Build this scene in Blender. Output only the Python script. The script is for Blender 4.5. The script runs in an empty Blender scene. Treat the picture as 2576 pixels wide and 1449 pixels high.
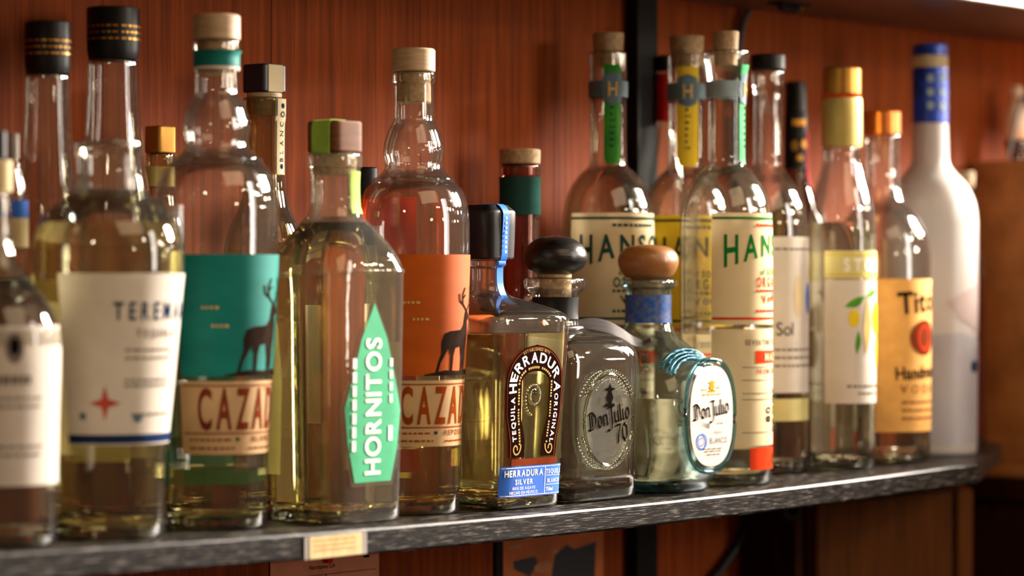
import bpy, bmesh, math, random
from mathutils import Vector, Matrix

# ------------------------------------------------------------------ camera, world, lights, exposure
F = 7000.0                      # focal length in pixels of the 2576 px wide frame
TH = math.atan(6098 / F)        # angle between the view axis and the shelf
HY = 717.0                      # horizon row
Z0 = 1.875
CH = 552.6 / F * Z0             # camera height over the shelf top
ZS = 1.25                       # shelf top above the floor
fx, fy = math.cos(TH), math.sin(TH)
rx_, ry_ = math.sin(TH), -math.cos(TH)
_l = (1330 - 1288) / F * Z0
CX, CY = -Z0 * fx - _l * rx_, -Z0 * fy - _l * ry_

sc = bpy.context.scene
col = sc.collection

cam_d = bpy.data.cameras.new('camera')
cam = bpy.data.objects.new('camera', cam_d)
col.objects.link(cam)
cam.location = (CX, CY, ZS + CH)
cam.rotation_euler = (math.pi / 2, 0, TH - math.pi / 2)
cam_d.sensor_width = 36
cam_d.lens = 36 * F / 2576
cam_d.shift_y = -(724.5 - HY) / 2576
cam_d.clip_start = 0.02
cam_d.dof.use_dof = True
cam_d.dof.focus_distance = 1.95
cam_d.dof.aperture_fstop = 4.0
cam_d.dof.aperture_blades = 9
sc.camera = cam

vs = sc.view_settings
vs.view_transform = 'Standard'
vs.look = 'None'
vs.gamma = 1
vs.use_curve_mapping = False
vs.exposure = 0.5
sc.cycles.transparent_max_bounces = 40
sc.cycles.max_bounces = 18
sc.cycles.transmission_bounces = 16
sc.cycles.glossy_bounces = 5
sc.cycles.diffuse_bounces = 3
sc.cycles.sample_clamp_indirect = 12
sc.cycles.blur_glossy = 0.5

world = bpy.data.worlds.new('World')
sc.world = world
world.use_nodes = True
bgn = world.node_tree.nodes['Background']
bgn.inputs[0].default_value = (1.0, 0.60, 0.32, 1)
bgn.inputs[1].default_value = 0.14


def area(name, loc, target, sx, sy, power, colr):
    d = bpy.data.lights.new(name, 'AREA')
    d.shape = 'RECTANGLE'
    d.size, d.size_y = sx, sy
    d.energy = power
    d.color = colr
    o = bpy.data.objects.new(name, d)
    col.objects.link(o)
    o.location = Vector(loc) + Vector((0, 0, ZS))
    v = Vector(target) - Vector(loc)
    o.rotation_euler = v.to_track_quat('-Z', 'Y').to_euler()
    return o


def bulb(name, loc, power, colr, rad=0.03):
    d = bpy.data.lights.new(name, 'POINT')
    d.energy = power
    d.color = colr
    d.shadow_soft_size = rad
    o = bpy.data.objects.new(name, d)
    col.objects.link(o)
    o.location = Vector(loc) + Vector((0, 0, ZS))
    return o


area('key_lamp', (2.1, -0.62, 0.98), (0.1, 0.08, 0.15), 0.40, 0.6, 300, (1.0, 0.90, 0.80))
area('window_light', (0.98, -1.95, 0.62), (0.0, 0.08, 0.15), 0.28, 1.3, 14, (1.0, 0.92, 0.84))
area('overhead_fill', (-0.3, -1.8, 1.7), (0.0, 0.1, 0.15), 1.6, 1.2, 12, (1.0, 0.72, 0.44))  # added soft fill from above and in front, no known fixture
for p_, w_, r_ in (((0.95, -1.25, 0.62), 5.0, 0.035), ((1.15, -1.15, 0.58), 4.5, 0.03), ((0.25, -1.9, 0.85), 5.0, 0.035),
                   ((-1.9, -0.7, 0.75), 4.0, 0.04), ((1.6, -0.5, 0.45), 3.5, 0.03), ((-0.4, -2.2, 0.5), 4.5, 0.04),
                   ((1.45, -1.0, 0.85), 4.0, 0.03), ((1.3, -0.85, 0.33), 2.5, 0.025), ((0.6, -1.6, 0.42), 2.5, 0.03)):
    bulb('bar_bulb', p_, w_, (1.0, 0.80, 0.58), r_)

# ------------------------------------------------------------------ placing helpers
def at(px, Y):
    t = (px - 1288) / F
    dx, dy = fx + t * rx_, fy + t * ry_
    Z = (Y - CY) / dy
    return CX + Z * dx, Z


XA, XB = at(0, 0)[0], at(2400, 0)[0]


def sag(X):
    u = (X - (XA + XB) / 2) / ((XB - XA) / 2)
    return -0.0066 * max(0.0, 1 - u * u)


# ------------------------------------------------------------------ materials
def srgb(h):
    h = h.lstrip('#')
    c = [int(h[i:i + 2], 16) / 255 for i in (0, 2, 4)]
    return tuple(x / 12.92 if x <= .04045 else ((x + .055) / 1.055) ** 2.4 for x in c) + (1,)


def nt(name):
    m = bpy.data.materials.new(name)
    m.use_nodes = True
    t = m.node_tree
    t.nodes.clear()
    out = t.nodes.new('ShaderNodeOutputMaterial')
    return m, t, out


def mat(name, colr, rough=0.5, metal=0.0, var=0.10, scale=60, bump=0.0, stretch=(1, 1, 1), col2=None, spec=0.5, coat=0):
    """principled surface with a noise-mixed colour and optional relief"""
    m, t, out = nt(name)
    b = t.nodes.new('ShaderNodeBsdfPrincipled')
    tc = t.nodes.new('ShaderNodeTexCoord')
    mp = t.nodes.new('ShaderNodeMapping')
    mp.inputs['Scale'].default_value = stretch
    nz = t.nodes.new('ShaderNodeTexNoise')
    nz.inputs['Scale'].default_value = scale
    nz.inputs['Detail'].default_value = 5
    mx = t.nodes.new('ShaderNodeMix')
    mx.data_type = 'RGBA'
    c = srgb(colr) if isinstance(colr, str) else colr
    if col2 is None:
        c2 = tuple(max(0, x * (1 - 2.5 * var)) for x in c[:3]) + (1,)
    else:
        c2 = srgb(col2) if isinstance(col2, str) else col2
    mx.inputs[6].default_value = c
    mx.inputs[7].default_value = c2
    rp = t.nodes.new('ShaderNodeValToRGB')
    rp.color_ramp.elements[0].position = 0.38
    rp.color_ramp.elements[1].position = 0.68
    L = t.links.new
    L(tc.outputs['Object'], mp.inputs[0])
    L(mp.outputs[0], nz.inputs[0])
    L(nz.outputs[0], rp.inputs[0])
    L(rp.outputs[0], mx.inputs[0])
    L(mx.outputs[2], b.inputs['Base Color'])
    b.inputs['Roughness'].default_value = rough
    b.inputs['Metallic'].default_value = metal
    b.inputs['Specular IOR Level'].default_value = spec
    b.inputs['Coat Weight'].default_value = coat
    b.inputs['Coat Roughness'].default_value = 0.1
    if bump:
        bp = t.nodes.new('ShaderNodeBump')
        bp.inputs['Strength'].default_value = bump
        bp.inputs['Distance'].default_value = 0.002
        L(nz.outputs[0], bp.inputs['Height'])
        L(bp.outputs[0], b.inputs['Normal'])
    L(b.outputs[0], out.inputs[0])
    return m


def glass_shell(name, tint, edge, ior=1.5, rough=0.02, relief=0.0, power=2.6, dust_haze=0.007):
    """bottle wall: lets light straight through a wall a few mm thick, mirrors by Fresnel,
    takes more colour where the wall is crossed at a slant"""
    m, t, out = nt(name)
    L = t.links.new
    tr = t.nodes.new('ShaderNodeBsdfTransparent')
    gl = t.nodes.new('ShaderNodeBsdfGlossy')
    gl.inputs['Roughness'].default_value = rough
    mx = t.nodes.new('ShaderNodeMixShader')
    fr = t.nodes.new('ShaderNodeFresnel')
    fr.inputs[0].default_value = ior
    lw = t.nodes.new('ShaderNodeLayerWeight')
    lw.inputs[0].default_value = 0.5
    pw = t.nodes.new('ShaderNodeMath')
    pw.operation = 'POWER'
    pw.inputs[1].default_value = power
    cm = t.nodes.new('ShaderNodeMix')
    cm.data_type = 'RGBA'
    cm.inputs[6].default_value = tint if len(tint) == 4 else tint + (1,)
    cm.inputs[7].default_value = edge if len(edge) == 4 else edge + (1,)
    L(lw.outputs['Facing'], pw.inputs[0])
    L(pw.outputs[0], cm.inputs[0])
    L(cm.outputs[2], tr.inputs[0])
    lim = t.nodes.new('ShaderNodeMath')
    lim.operation = 'MINIMUM'
    lim.inputs[1].default_value = 0.55
    L(fr.outputs[0], lim.inputs[0])
    L(lim.outputs[0], mx.inputs[0])
    L(tr.outputs[0], mx.inputs[1])
    L(gl.outputs[0], mx.inputs[2])
    if relief:
        nz = t.nodes.new('ShaderNodeTexNoise')
        nz.inputs['Scale'].default_value = 70
        tc = t.nodes.new('ShaderNodeTexCoord')
        bp = t.nodes.new('ShaderNodeBump')
        bp.inputs['Strength'].default_value = relief
        bp.inputs['Distance'].default_value = 0.003
        L(tc.outputs['Object'], nz.inputs[0])
        L(nz.outputs[0], bp.inputs['Height'])
        for n in (gl, fr):
            L(bp.outputs[0], n.inputs['Normal'])
    # thin dusty film outside, mixed in to give the glass a lit haze
    df = t.nodes.new('ShaderNodeBsdfDiffuse')
    df.inputs[0].default_value = (0.8, 0.78, 0.72, 1)
    m2 = t.nodes.new('ShaderNodeMixShader')
    m2.inputs[0].default_value = dust_haze
    L(mx.outputs[0], m2.inputs[1])
    L(df.outputs[0], m2.inputs[2])
    L(m2.outputs[0], out.inputs[0])
    return m


def refr(name, tint, ior=1.33, rough=0.0, clear=0.0, relief=0.0):
    """refracting liquid or thick glass"""
    m, t, out = nt(name)
    L = t.links.new
    g = t.nodes.new('ShaderNodeBsdfGlass')
    g.inputs['Color'].default_value = tint if len(tint) == 4 else tint + (1,)
    g.inputs['IOR'].default_value = ior
    g.inputs['Roughness'].default_value = rough
    if relief:
        nz = t.nodes.new('ShaderNodeTexNoise')
        nz.inputs['Scale'].default_value = 45
        tc = t.nodes.new('ShaderNodeTexCoord')
        bp = t.nodes.new('ShaderNodeBump')
        bp.inputs['Strength'].default_value = relief
        bp.inputs['Distance'].default_value = 0.004
        L(tc.outputs['Object'], nz.inputs[0])
        L(nz.outputs[0], bp.inputs['Height'])
        L(bp.outputs[0], g.inputs['Normal'])
    if clear:
        tr = t.nodes.new('ShaderNodeBsdfTransparent')
        tr.inputs[0].default_value = g.inputs['Color'].default_value
        mx = t.nodes.new('ShaderNodeMixShader')
        mx.inputs[0].default_value = clear
        L(g.outputs[0], mx.inputs[1])
        L(tr.outputs[0], mx.inputs[2])
        L(mx.outputs[0], out.inputs[0])
    else:
        L(g.outputs[0], out.inputs[0])
    return m


def wood(name, c1, c2, rough=0.55, sc_=(14, 14, 0.9), rnd=0.25, bump=0.15, coat=0.0, spec=0.5):
    m, t, out = nt(name)
    L = t.links.new
    b = t.nodes.new('ShaderNodeBsdfPrincipled')
    tc = t.nodes.new('ShaderNodeTexCoord')
    mp = t.nodes.new('ShaderNodeMapping')
    mp.inputs['Scale'].default_value = sc_
    oi = t.nodes.new('ShaderNodeObjectInfo')
    ad = t.nodes.new('ShaderNodeVectorMath')
    ad.operation = 'ADD'
    cv = t.nodes.new('ShaderNodeCombineXYZ')
    ml = t.nodes.new('ShaderNodeMath')
    ml.operation = 'MULTIPLY'
    ml.inputs[1].default_value = 37
    L(oi.outputs['Random'], ml.inputs[0])
    L(ml.outputs[0], cv.inputs[0])
    L(ml.outputs[0], cv.inputs[1])
    L(tc.outputs['Object'], mp.inputs[0])
    L(mp.outputs[0], ad.inputs[0])
    L(cv.outputs[0], ad.inputs[1])
    nz = t.nodes.new('ShaderNodeTexNoise')
    nz.inputs['Scale'].default_value = 9
    nz.inputs['Detail'].default_value = 6
    nz.inputs['Roughness'].default_value = 0.65
    L(ad.outputs[0], nz.inputs[0])
    rp = t.nodes.new('ShaderNodeValToRGB')
    rp.color_ramp.elements[0].position = 0.32
    rp.color_ramp.elements[1].position = 0.70
    rp.color_ramp.elements[0].color = srgb(c2)
    rp.color_ramp.elements[1].color = srgb(c1)
    L(nz.outputs[0], rp.inputs[0])
    hs = t.nodes.new('ShaderNodeHueSaturation')
    mr = t.nodes.new('ShaderNodeMapRange')
    mr.inputs[3].default_value = 1 - rnd
    mr.inputs[4].default_value = 1 + rnd
    L(oi.outputs['Random'], mr.inputs[0])
    L(mr.outputs[0], hs.inputs['Value'])
    L(rp.outputs[0], hs.inputs['Color'])
    L(hs.outputs[0], b.inputs['Base Color'])
    b.inputs['Roughness'].default_value = rough
    b.inputs['Coat Weight'].default_value = coat
    b.inputs['Specular IOR Level'].default_value = spec
    bp = t.nodes.new('ShaderNodeBump')
    bp.inputs['Strength'].default_value = bump
    bp.inputs['Distance'].default_value = 0.001
    L(nz.outputs[0], bp.inputs['Height'])
    L(bp.outputs[0], b.inputs['Normal'])
    L(b.outputs[0], out.inputs[0])
    return m


def worn_black(name):
    """black paint worn through in short streaks along the board"""
    m, t, out = nt(name)
    L = t.links.new
    b = t.nodes.new('ShaderNodeBsdfPrincipled')
    tc = t.nodes.new('ShaderNodeTexCoord')
    mp = t.nodes.new('ShaderNodeMapping')
    mp.inputs['Scale'].default_value = (9, 60, 170)
    nz = t.nodes.new('ShaderNodeTexNoise')
    nz.inputs['Scale'].default_value = 6
    nz.inputs['Detail'].default_value = 7
    nz.inputs['Roughness'].default_value = 0.7
    rp = t.nodes.new('ShaderNodeValToRGB')
    rp.color_ramp.elements[0].position = 0.53
    rp.color_ramp.elements[0].color = (0.006, 0.005, 0.0045, 1)
    rp.color_ramp.elements[1].position = 0.70
    rp.color_ramp.elements[1].color = (0.24, 0.21, 0.18, 1)
    L(tc.outputs['Object'], mp.inputs[0])
    L(mp.outputs[0], nz.inputs[0])
    L(nz.outputs[0], rp.inputs[0])
    L(rp.outputs[0], b.inputs['Base Color'])
    b.inputs['Roughness'].default_value = 0.36
    b.inputs['Specular IOR Level'].default_value = 0.16
    bp = t.nodes.new('ShaderNodeBump')
    bp.inputs['Strength'].default_value = 0.25
    bp.inputs['Distance'].default_value = 0.0006
    L(nz.outputs[0], bp.inputs['Height'])
    L(bp.outputs[0], b.inputs['Normal'])
    L(b.outputs[0], out.inputs[0])
    return m


def paper(name, colr, var=0.03, thin=0.35, scale=60):
    m = mat(name, colr, 0.75, var=var, scale=scale, spec=0.15)
    t = m.node_tree
    b = next(n for n in t.nodes if n.type == 'BSDF_PRINCIPLED')
    mx = next(n for n in t.nodes if n.type == 'MIX')
    out = next(n for n in t.nodes if n.type == 'OUTPUT_MATERIAL')
    tl = t.nodes.new('ShaderNodeBsdfTranslucent')
    ms = t.nodes.new('ShaderNodeMixShader')
    ms.inputs[0].default_value = thin
    t.links.new(mx.outputs[2], tl.inputs[0])
    t.links.new(b.outputs[0], ms.inputs[1])
    t.links.new(tl.outputs[0], ms.inputs[2])
    t.links.new(ms.outputs[0], out.inputs[0])
    return m


M = {}
M['wall_board'] = wood('wall_board', '#93420e', '#642807', 0.7, (22, 22, 0.6), 0.05, 0.10, spec=0.12)
M['gap'] = mat('wall_gap', '#1d0a05', 0.9)
M['floor'] = mat('floor_boards', '#3b2415', 0.6, scale=8)
M['shelf'] = worn_black('shelf_paint')
M['shelf_under'] = mat('upper_shelf_wood', '#4a2a17', 0.5, var=0.15, scale=20, stretch=(1, 8, 8))
M['shelf_glare'] = mat('upper_shelf_glare', '#b9aa9a', 0.5, var=0.12, scale=30)  # same wood as the shelf, with glare painted in as a pale colour
M['black_metal'] = mat('black_metal', '#0c0b0a', 0.6, var=0.1, spec=0.15)
M['rubber'] = mat('black_rubber', '#0e0d0c', 0.5)
M['box_wood'] = wood('box_wood', '#c08244', '#96602c', 0.6, (3, 3, 3), 0.05)
M['cab_wood'] = wood('cabinet_wood', '#552e12', '#371d0a', 0.8, (12, 12, 1), 0.1, spec=0.05)
M['cab_dark'] = wood('dark_cabinet_wood', '#351a0b', '#200e06', 0.8, (12, 12, 1), 0.1, spec=0.05)
M['handle_wood'] = mat('handle_wood', '#a8683a', 0.5)
M['print_orange'] = mat('orange_print_paper', '#b8622e', 0.8, var=0.15, scale=25)
M['red_rag'] = mat('red_cloth', '#6b2110', 0.9, bump=0.4)

M['glass'] = glass_shell('clear_glass', (0.985, 0.985, 0.97), (0.62, 0.62, 0.52))
M['glass_relief'] = glass_shell('moulded_glass', (0.98, 0.98, 0.95), (0.70, 0.71, 0.60), relief=0.25, dust_haze=0.03)
M['glass_panel'] = glass_shell('etched_glass', (0.93, 0.95, 0.93), (0.6, 0.64, 0.6), relief=0.3, dust_haze=0.05)
M['glass_blue'] = glass_shell('blue_green_glass', (0.94, 0.98, 0.97), (0.22, 0.50, 0.56), relief=0.10, power=1.8)
M['glass_olive'] = glass_shell('olive_glass', (0.80, 0.76, 0.58), (0.25, 0.23, 0.13))
M['glass_amber'] = glass_shell('amber_glass', (0.78, 0.46, 0.36), (0.35, 0.14, 0.09))
M['glass_dark'] = glass_shell('dark_glass', (0.30, 0.22, 0.14), (0.05, 0.04, 0.03))
M['frost'] = mat('frosted_glass', '#a8a19c', 0.34, var=0.05, scale=8, spec=0.6)
M['frost_print'] = mat('rosy_frosted_print', '#a08f8a', 0.4, var=0.08, scale=20)
M['frost_water'] = mat('blue_grey_frosted_print', '#98959a', 0.4, var=0.08, scale=20)
M['liq_clear'] = refr('clear_spirit', (0.985, 0.98, 0.93), 1.40)
M['liq_pale'] = refr('pale_straw_spirit', (0.975, 0.95, 0.78), 1.40)
M['liq_gold'] = refr('golden_spirit', (0.975, 0.90, 0.58), 1.40)
M['liq_amber'] = refr('amber_spirit', (0.88, 0.60, 0.26), 1.40)
M['thick'] = refr('thick_glass', (0.93, 0.94, 0.86), 1.5, relief=0.5)
M['thick_blue'] = refr('thick_blue_glass', (0.55, 0.80, 0.86), 1.5, relief=0.2)

M['cork'] = mat('cork', '#a3845c', 0.8, var=0.16, scale=260, bump=0.3)
M['pale_wood'] = mat('pale_wood', '#a88d68', 0.6, var=0.10, scale=60, stretch=(1, 1, 8))
M['tan_knob'] = mat('tan_knob_wood', '#94602f', 0.4, var=0.10, scale=40, stretch=(1, 1, 6), coat=0.3)
M['black_knob'] = mat('black_knob_wood', '#12100f', 0.28, var=0.15, scale=90, stretch=(1, 1, 8), bump=0.12)
M['black_cap'] = mat('black_cap', '#0a0909', 0.40, spec=0.25)
M['navy_cap'] = mat('navy_cap', '#171a24', 0.45)
M['brown_cap'] = mat('brown_cap', '#5f381a', 0.6, var=0.12, stretch=(1, 1, 6), spec=0.15)
M['grey_cap'] = mat('grey_cap', '#8d8580', 0.4)
M['gold'] = mat('gold_metal', '#b08038', 0.32, 0.85, scale=30)
M['gold_foil'] = mat('gold_foil', '#b5a05a', 0.42, 0.55, scale=50, bump=0.1)
M['copper'] = mat('copper_metal', '#cf7a3c', 0.28, 0.8)
M['blue_cap'] = mat('blue_foil', '#0f3fae', 0.35, 0.2, var=0.1, scale=90, col2='#0a2a78')
M['blue_mottle'] = mat('mottled_blue_label', '#1b4a93', 0.55, scale=260, col2='#5d6068', spec=0.2)
M['steel'] = mat('brushed_steel', '#8b8684', 0.35, 0.9, scale=40, stretch=(1, 6, 1))
M['ceramic'] = mat('ceramic', '#d8bfa2', 0.3)

M['paper'] = paper('white_paper', '#d9cfc2')
M['paper_cream'] = paper('cream_paper', '#d6c39a')
M['paper_tan'] = paper('tan_paper', '#c8a478', 0.05)
M['paper_kraft'] = mat('kraft_paper', '#cf9a52', 0.75, var=0.06, scale=90, spec=0.12)
M['paper_yellow'] = paper('yellow_paper', '#e3bf2e')
M['paper_straw'] = paper('straw_paper', '#d9cf8c')
M['paper_pinkish'] = mat('pinkish_paper', '#cf8a6c', 0.8, var=0.06, spec=0.12)
M['card'] = mat('shelf_card', '#c4ac7e', 0.75, var=0.10, scale=140, spec=0.12)
M['teal'] = mat('teal_print', '#0f6e66', 0.6, var=0.12, scale=14, stretch=(1, 1, 3), spec=0.12)
M['teal_dark'] = mat('teal_band', '#0f6a63', 0.55, spec=0.12)
M['orange'] = mat('orange_print', '#a84c0c', 0.6, var=0.10, scale=14, stretch=(1, 1, 3), spec=0.12)
M['mint'] = mat('mint_print', '#3f9a70', 0.6, var=0.05, spec=0.12)
M['lime'] = mat('lime_paper', '#86a63a', 0.6, var=0.08, spec=0.12)
M['green_strip'] = mat('green_strip', '#2f7a1e', 0.6, var=0.12, spec=0.12)
M['emerald'] = mat('emerald_strip', '#1c8a48', 0.6, var=0.12, spec=0.12)
M['red_strip'] = mat('red_strip', '#a31410', 0.6, spec=0.12)
M['slate'] = mat('slate_band', '#54646a', 0.65, var=0.1, spec=0.12)
M['grey_band'] = mat('pale_grey_band', '#8fa3a6', 0.65, spec=0.12)
M['blue_strip'] = mat('blue_strip', '#2f6fd0', 0.5, var=0.06, spec=0.12)
M['blue_print'] = mat('blue_print', '#2f63c0', 0.6, spec=0.12)
M['navy'] = mat('navy_ink', '#1b2a4a', 0.6, spec=0.0)
M['ink'] = mat('black_ink', '#14110f', 0.6, spec=0.0)
M['ink_soft'] = mat('grey_ink', '#6d655c', 0.7, spec=0.0)
M['ink_green'] = mat('green_ink', '#176b2b', 0.6, spec=0.0)
M['ink_pine'] = mat('pine_ink', '#23403a', 0.6, spec=0.0)
M['ink_red'] = mat('red_ink', '#c0391c', 0.6, spec=0.0)
M['ink_rust'] = mat('rust_ink', '#82380f', 0.6, spec=0.0)
M['ink_brown'] = mat('brown_ink', '#6b2f1c', 0.6, spec=0.0)
M['ink_tan'] = mat('tan_ink', '#bd9b5e', 0.6, spec=0.0)
M['ink_white'] = mat('white_ink', '#ece6dc', 0.6, var=0.02, spec=0.0)
M['ink_rose'] = mat('rose_ink', '#a8463a', 0.6, spec=0.0)
M['ink_amber'] = mat('amber_ink', '#d0861e', 0.6, spec=0.0)
M['ink_leaf'] = mat('leaf_ink', '#4f8f2c', 0.6, var=0.2, spec=0.0)
M['ink_lemon'] = mat('lemon_ink', '#dcbf2a', 0.6, spec=0.0)
M['deer'] = mat('deer_ink', '#2a201b', 0.6, var=0.15, scale=120, spec=0.0)
M['maroon'] = mat('maroon_foil', '#1c0d0b', 0.6, var=0.06, spec=0.0)

# ------------------------------------------------------------------ mesh helpers
def link(name, me, m, parent=None, loc=None):
    if m is not None:
        me.materials.append(M[m] if isinstance(m, str) else m)
    o = bpy.data.objects.new(name, me)
    col.objects.link(o)
    if parent is not None:
        o.parent = parent
    if loc is not None:
        o.location = loc
    return o


def mesh(name, v, f, smooth=None):
    me = bpy.data.meshes.new(name)
    me.from_pydata([tuple(p) for p in v], [], f)
    bm = bmesh.new()
    bm.from_mesh(me)
    bmesh.ops.recalc_face_normals(bm, faces=bm.faces)
    bm.to_mesh(me)
    bm.free()
    if smooth is not None:
        for p in me.polygons:
            p.use_smooth = True
        me.set_sharp_from_angle(angle=math.radians(smooth))
    return me


def thing(name, label, cat, loc, rotz=0.0, group=None):
    o = bpy.data.objects.new(name, None)
    o.empty_display_size = 0.02
    col.objects.link(o)
    o.location = loc
    o.rotation_euler = (0, 0, rotz)
    o['label'] = label
    o['category'] = cat
    if group:
        o['group'] = group
    return o


def tag(o, label, cat, group=None):
    o['label'] = label
    o['category'] = cat
    if group:
        o['group'] = group
    return o


def box(x0, x1, y0, y1, z0, z1, bev=0.0, seg=1, name='box'):
    bm = bmesh.new()
    bmesh.ops.create_cube(bm, size=1)
    for v in bm.verts:
        v.co = Vector(((x0 + x1) / 2 + v.co.x * (x1 - x0), (y0 + y1) / 2 + v.co.y * (y1 - y0), (z0 + z1) / 2 + v.co.z * (z1 - z0)))
    if bev:
        bmesh.ops.bevel(bm, geom=list(bm.edges), offset=bev, segments=seg, affect='EDGES', profile=0.5)
    me = bpy.data.meshes.new(name)
    bm.to_mesh(me)
    bm.free()
    return me


def sup(a, b, p, t):
    c, s = math.cos(t), math.sin(t)
    return (a * math.copysign(abs(c) ** (2 / p), c), b * math.copysign(abs(s) ** (2 / p), s))


def loft(rings, seg=56, name='loft', cap=True, smooth=42, close_top=True):
    v, f = [], []
    for (a, b, p, z) in rings:
        for i in range(seg):
            x, y = sup(a, b, p, 2 * math.pi * i / seg + 1e-6)
            v.append((x, y, z))
    for j in range(len(rings) - 1):
        for i in range(seg):
            k = (i + 1) % seg
            f.append((j * seg + i, j * seg + k, (j + 1) * seg + k, (j + 1) * seg + i))
    if cap:
        f.append(tuple(range(seg)))
        if close_top:
            n = (len(rings) - 1) * seg
            f.append(tuple(range(n, n + seg)))
    return mesh(name, v, f, smooth)


def tube(pts, r, seg=8, name='tube', closed=False):
    pts = [Vector(p) for p in pts]
    v, f = [], []
    n = len(pts)
    up = Vector((0, 0, 1))
    for i, p in enumerate(pts):
        a = pts[(i - 1) % n] if (closed or i > 0) else pts[i]
        b = pts[(i + 1) % n] if (closed or i < n - 1) else pts[i]
        d = (b - a).normalized()
        u = d.cross(up)
        if u.length < 1e-3:
            u = d.cross(Vector((1, 0, 0)))
        u.normalize()
        w = d.cross(u)
        rr = r[i] if isinstance(r, (list, tuple)) else r
        for k in range(seg):
            t = 2 * math.pi * k / seg
            v.append(p + u * math.cos(t) * rr + w * math.sin(t) * rr)
    m = n if closed else n - 1
    for i in range(m):
        j = (i + 1) % n
        for k in range(seg):
            l = (k + 1) % seg
            f.append((i * seg + k, i * seg + l, j * seg + l, j * seg + k))
    if not closed:
        f.append(tuple(range(seg)))
        f.append(tuple(range((n - 1) * seg, n * seg)))
    return mesh(name, v, f, 50)


def ribbon(pts, w, th, side, name='ribbon'):
    """flat strip of width w and thickness th along pts; side = width direction"""
    pts = [Vector(p) for p in pts]
    s = Vector(side).normalized()
    v, f = [], []
    n = len(pts)
    for i, p in enumerate(pts):
        d = (pts[min(i + 1, n - 1)] - pts[max(i - 1, 0)]).normalized()
        nn = d.cross(s).normalized()
        ww = w[i] if isinstance(w, (list, tuple)) else w
        for (a, b) in ((-1, -1), (1, -1), (1, 1), (-1, 1)):
            v.append(p + s * a * ww / 2 + nn * b * th / 2)
    for i in range(n - 1):
        for k in range(4):
            l = (k + 1) % 4
            f.append((i * 4 + k, i * 4 + l, i * 4 + 4 + l, i * 4 + 4 + k))
    f += [(0, 1, 2, 3), tuple(n * 4 - 4 + k for k in range(4))]
    return mesh(name, v, f, 40)


def crom(pts, step=4):
    """Catmull-Rom through tuples; a repeated point breaks the curve (sharp edge)"""
    runs, cur = [], [pts[0]]
    for a, b in zip(pts, pts[1:]):
        if a == b:
            runs.append(cur)
            cur = [b]
        else:
            cur.append(b)
    runs.append(cur)
    out = []
    for r in runs:
        if len(r) == 1:
            out.append(r[0])
            continue
        n = len(r)
        for i in range(n - 1):
            p0, p1, p2, p3 = r[max(i - 1, 0)], r[i], r[i + 1], r[min(i + 2, n - 1)]
            for s in range(step):
                t = s / step
                q = []
                for c in range(len(p1)):
                    d1 = p2[c] - p1[c]
                    m1 = (p2[c] - p0[c]) / 2
                    m2 = (p3[c] - p1[c]) / 2
                    # keep monotone so the wall never overshoots
                    lim = 1.6 * abs(d1)
                    m1 = max(-lim, min(lim, m1))
                    m2 = max(-lim, min(lim, m2))
                    h = (2 * t**3 - 3 * t**2 + 1) * p1[c] + (t**3 - 2 * t**2 + t) * m1 + (-2 * t**3 + 3 * t**2) * p2[c] + (t**3 - t**2) * m2
                    q.append(h)
                out.append(tuple(q))
        out.append(r[-1])
    return out


# ------------------------------------------------------------------ lettering helpers
GL = {}


def load_glyphs():
    chars = 'ABCDEFGHIJKLMNOPQRSTUVWXYZabcdefghijklmnopqrstuvwxyz0123456789%.&\''
    tmp = []
    for w, off in (('r', 0.0), ('b', 0.022)):
        for c in chars:
            cu = bpy.data.curves.new('glyph', 'FONT')
            cu.body = c
            cu.size = 1
            cu.offset = off
            cu.resolution_u = 4
            o = bpy.data.objects.new('glyph', cu)
            col.objects.link(o)
            tmp.append((w, c, o, cu))
    dg = bpy.context.evaluated_depsgraph_get()
    raw = {}
    for w, c, o, cu in tmp:
        me = bpy.data.meshes.new_from_object(o.evaluated_get(dg))
        raw[(w, c)] = ([(p.co.x, p.co.y) for p in me.vertices], [tuple(q.vertices) for q in me.polygons])
        bpy.data.meshes.remove(me)
    for w, c, o, cu in tmp:
        bpy.data.objects.remove(o)
        bpy.data.curves.remove(cu)
    hh = max(y for x, y in raw[('r', 'H')][0])
    for k, (v, f) in raw.items():
        if not v:
            continue
        x0 = min(x for x, y in v)
        x1 = max(x for x, y in v)
        GL[k] = ([((x - x0) / hh, y / hh) for x, y in v], f, (x1 - x0) / hh)


load_glyphs()


def text2d(s, h, sx=1.0, w='b', gap=0.16):
    """-> verts (x centred, y from baseline), faces, width"""
    v, f = [], []
    x = 0.0
    for c in s:
        if c == ' ':
            x += 0.45
            continue
        g = GL[(w, c)]
        n = len(v)
        v += [(x + a, b) for a, b in g[0]]
        f += [tuple(i + n for i in q) for q in g[1]]
        x += g[2] + gap
    x -= gap
    k = h * sx
    return [((a - x / 2) * k, b * h) for a, b in v], f, x * k


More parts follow.
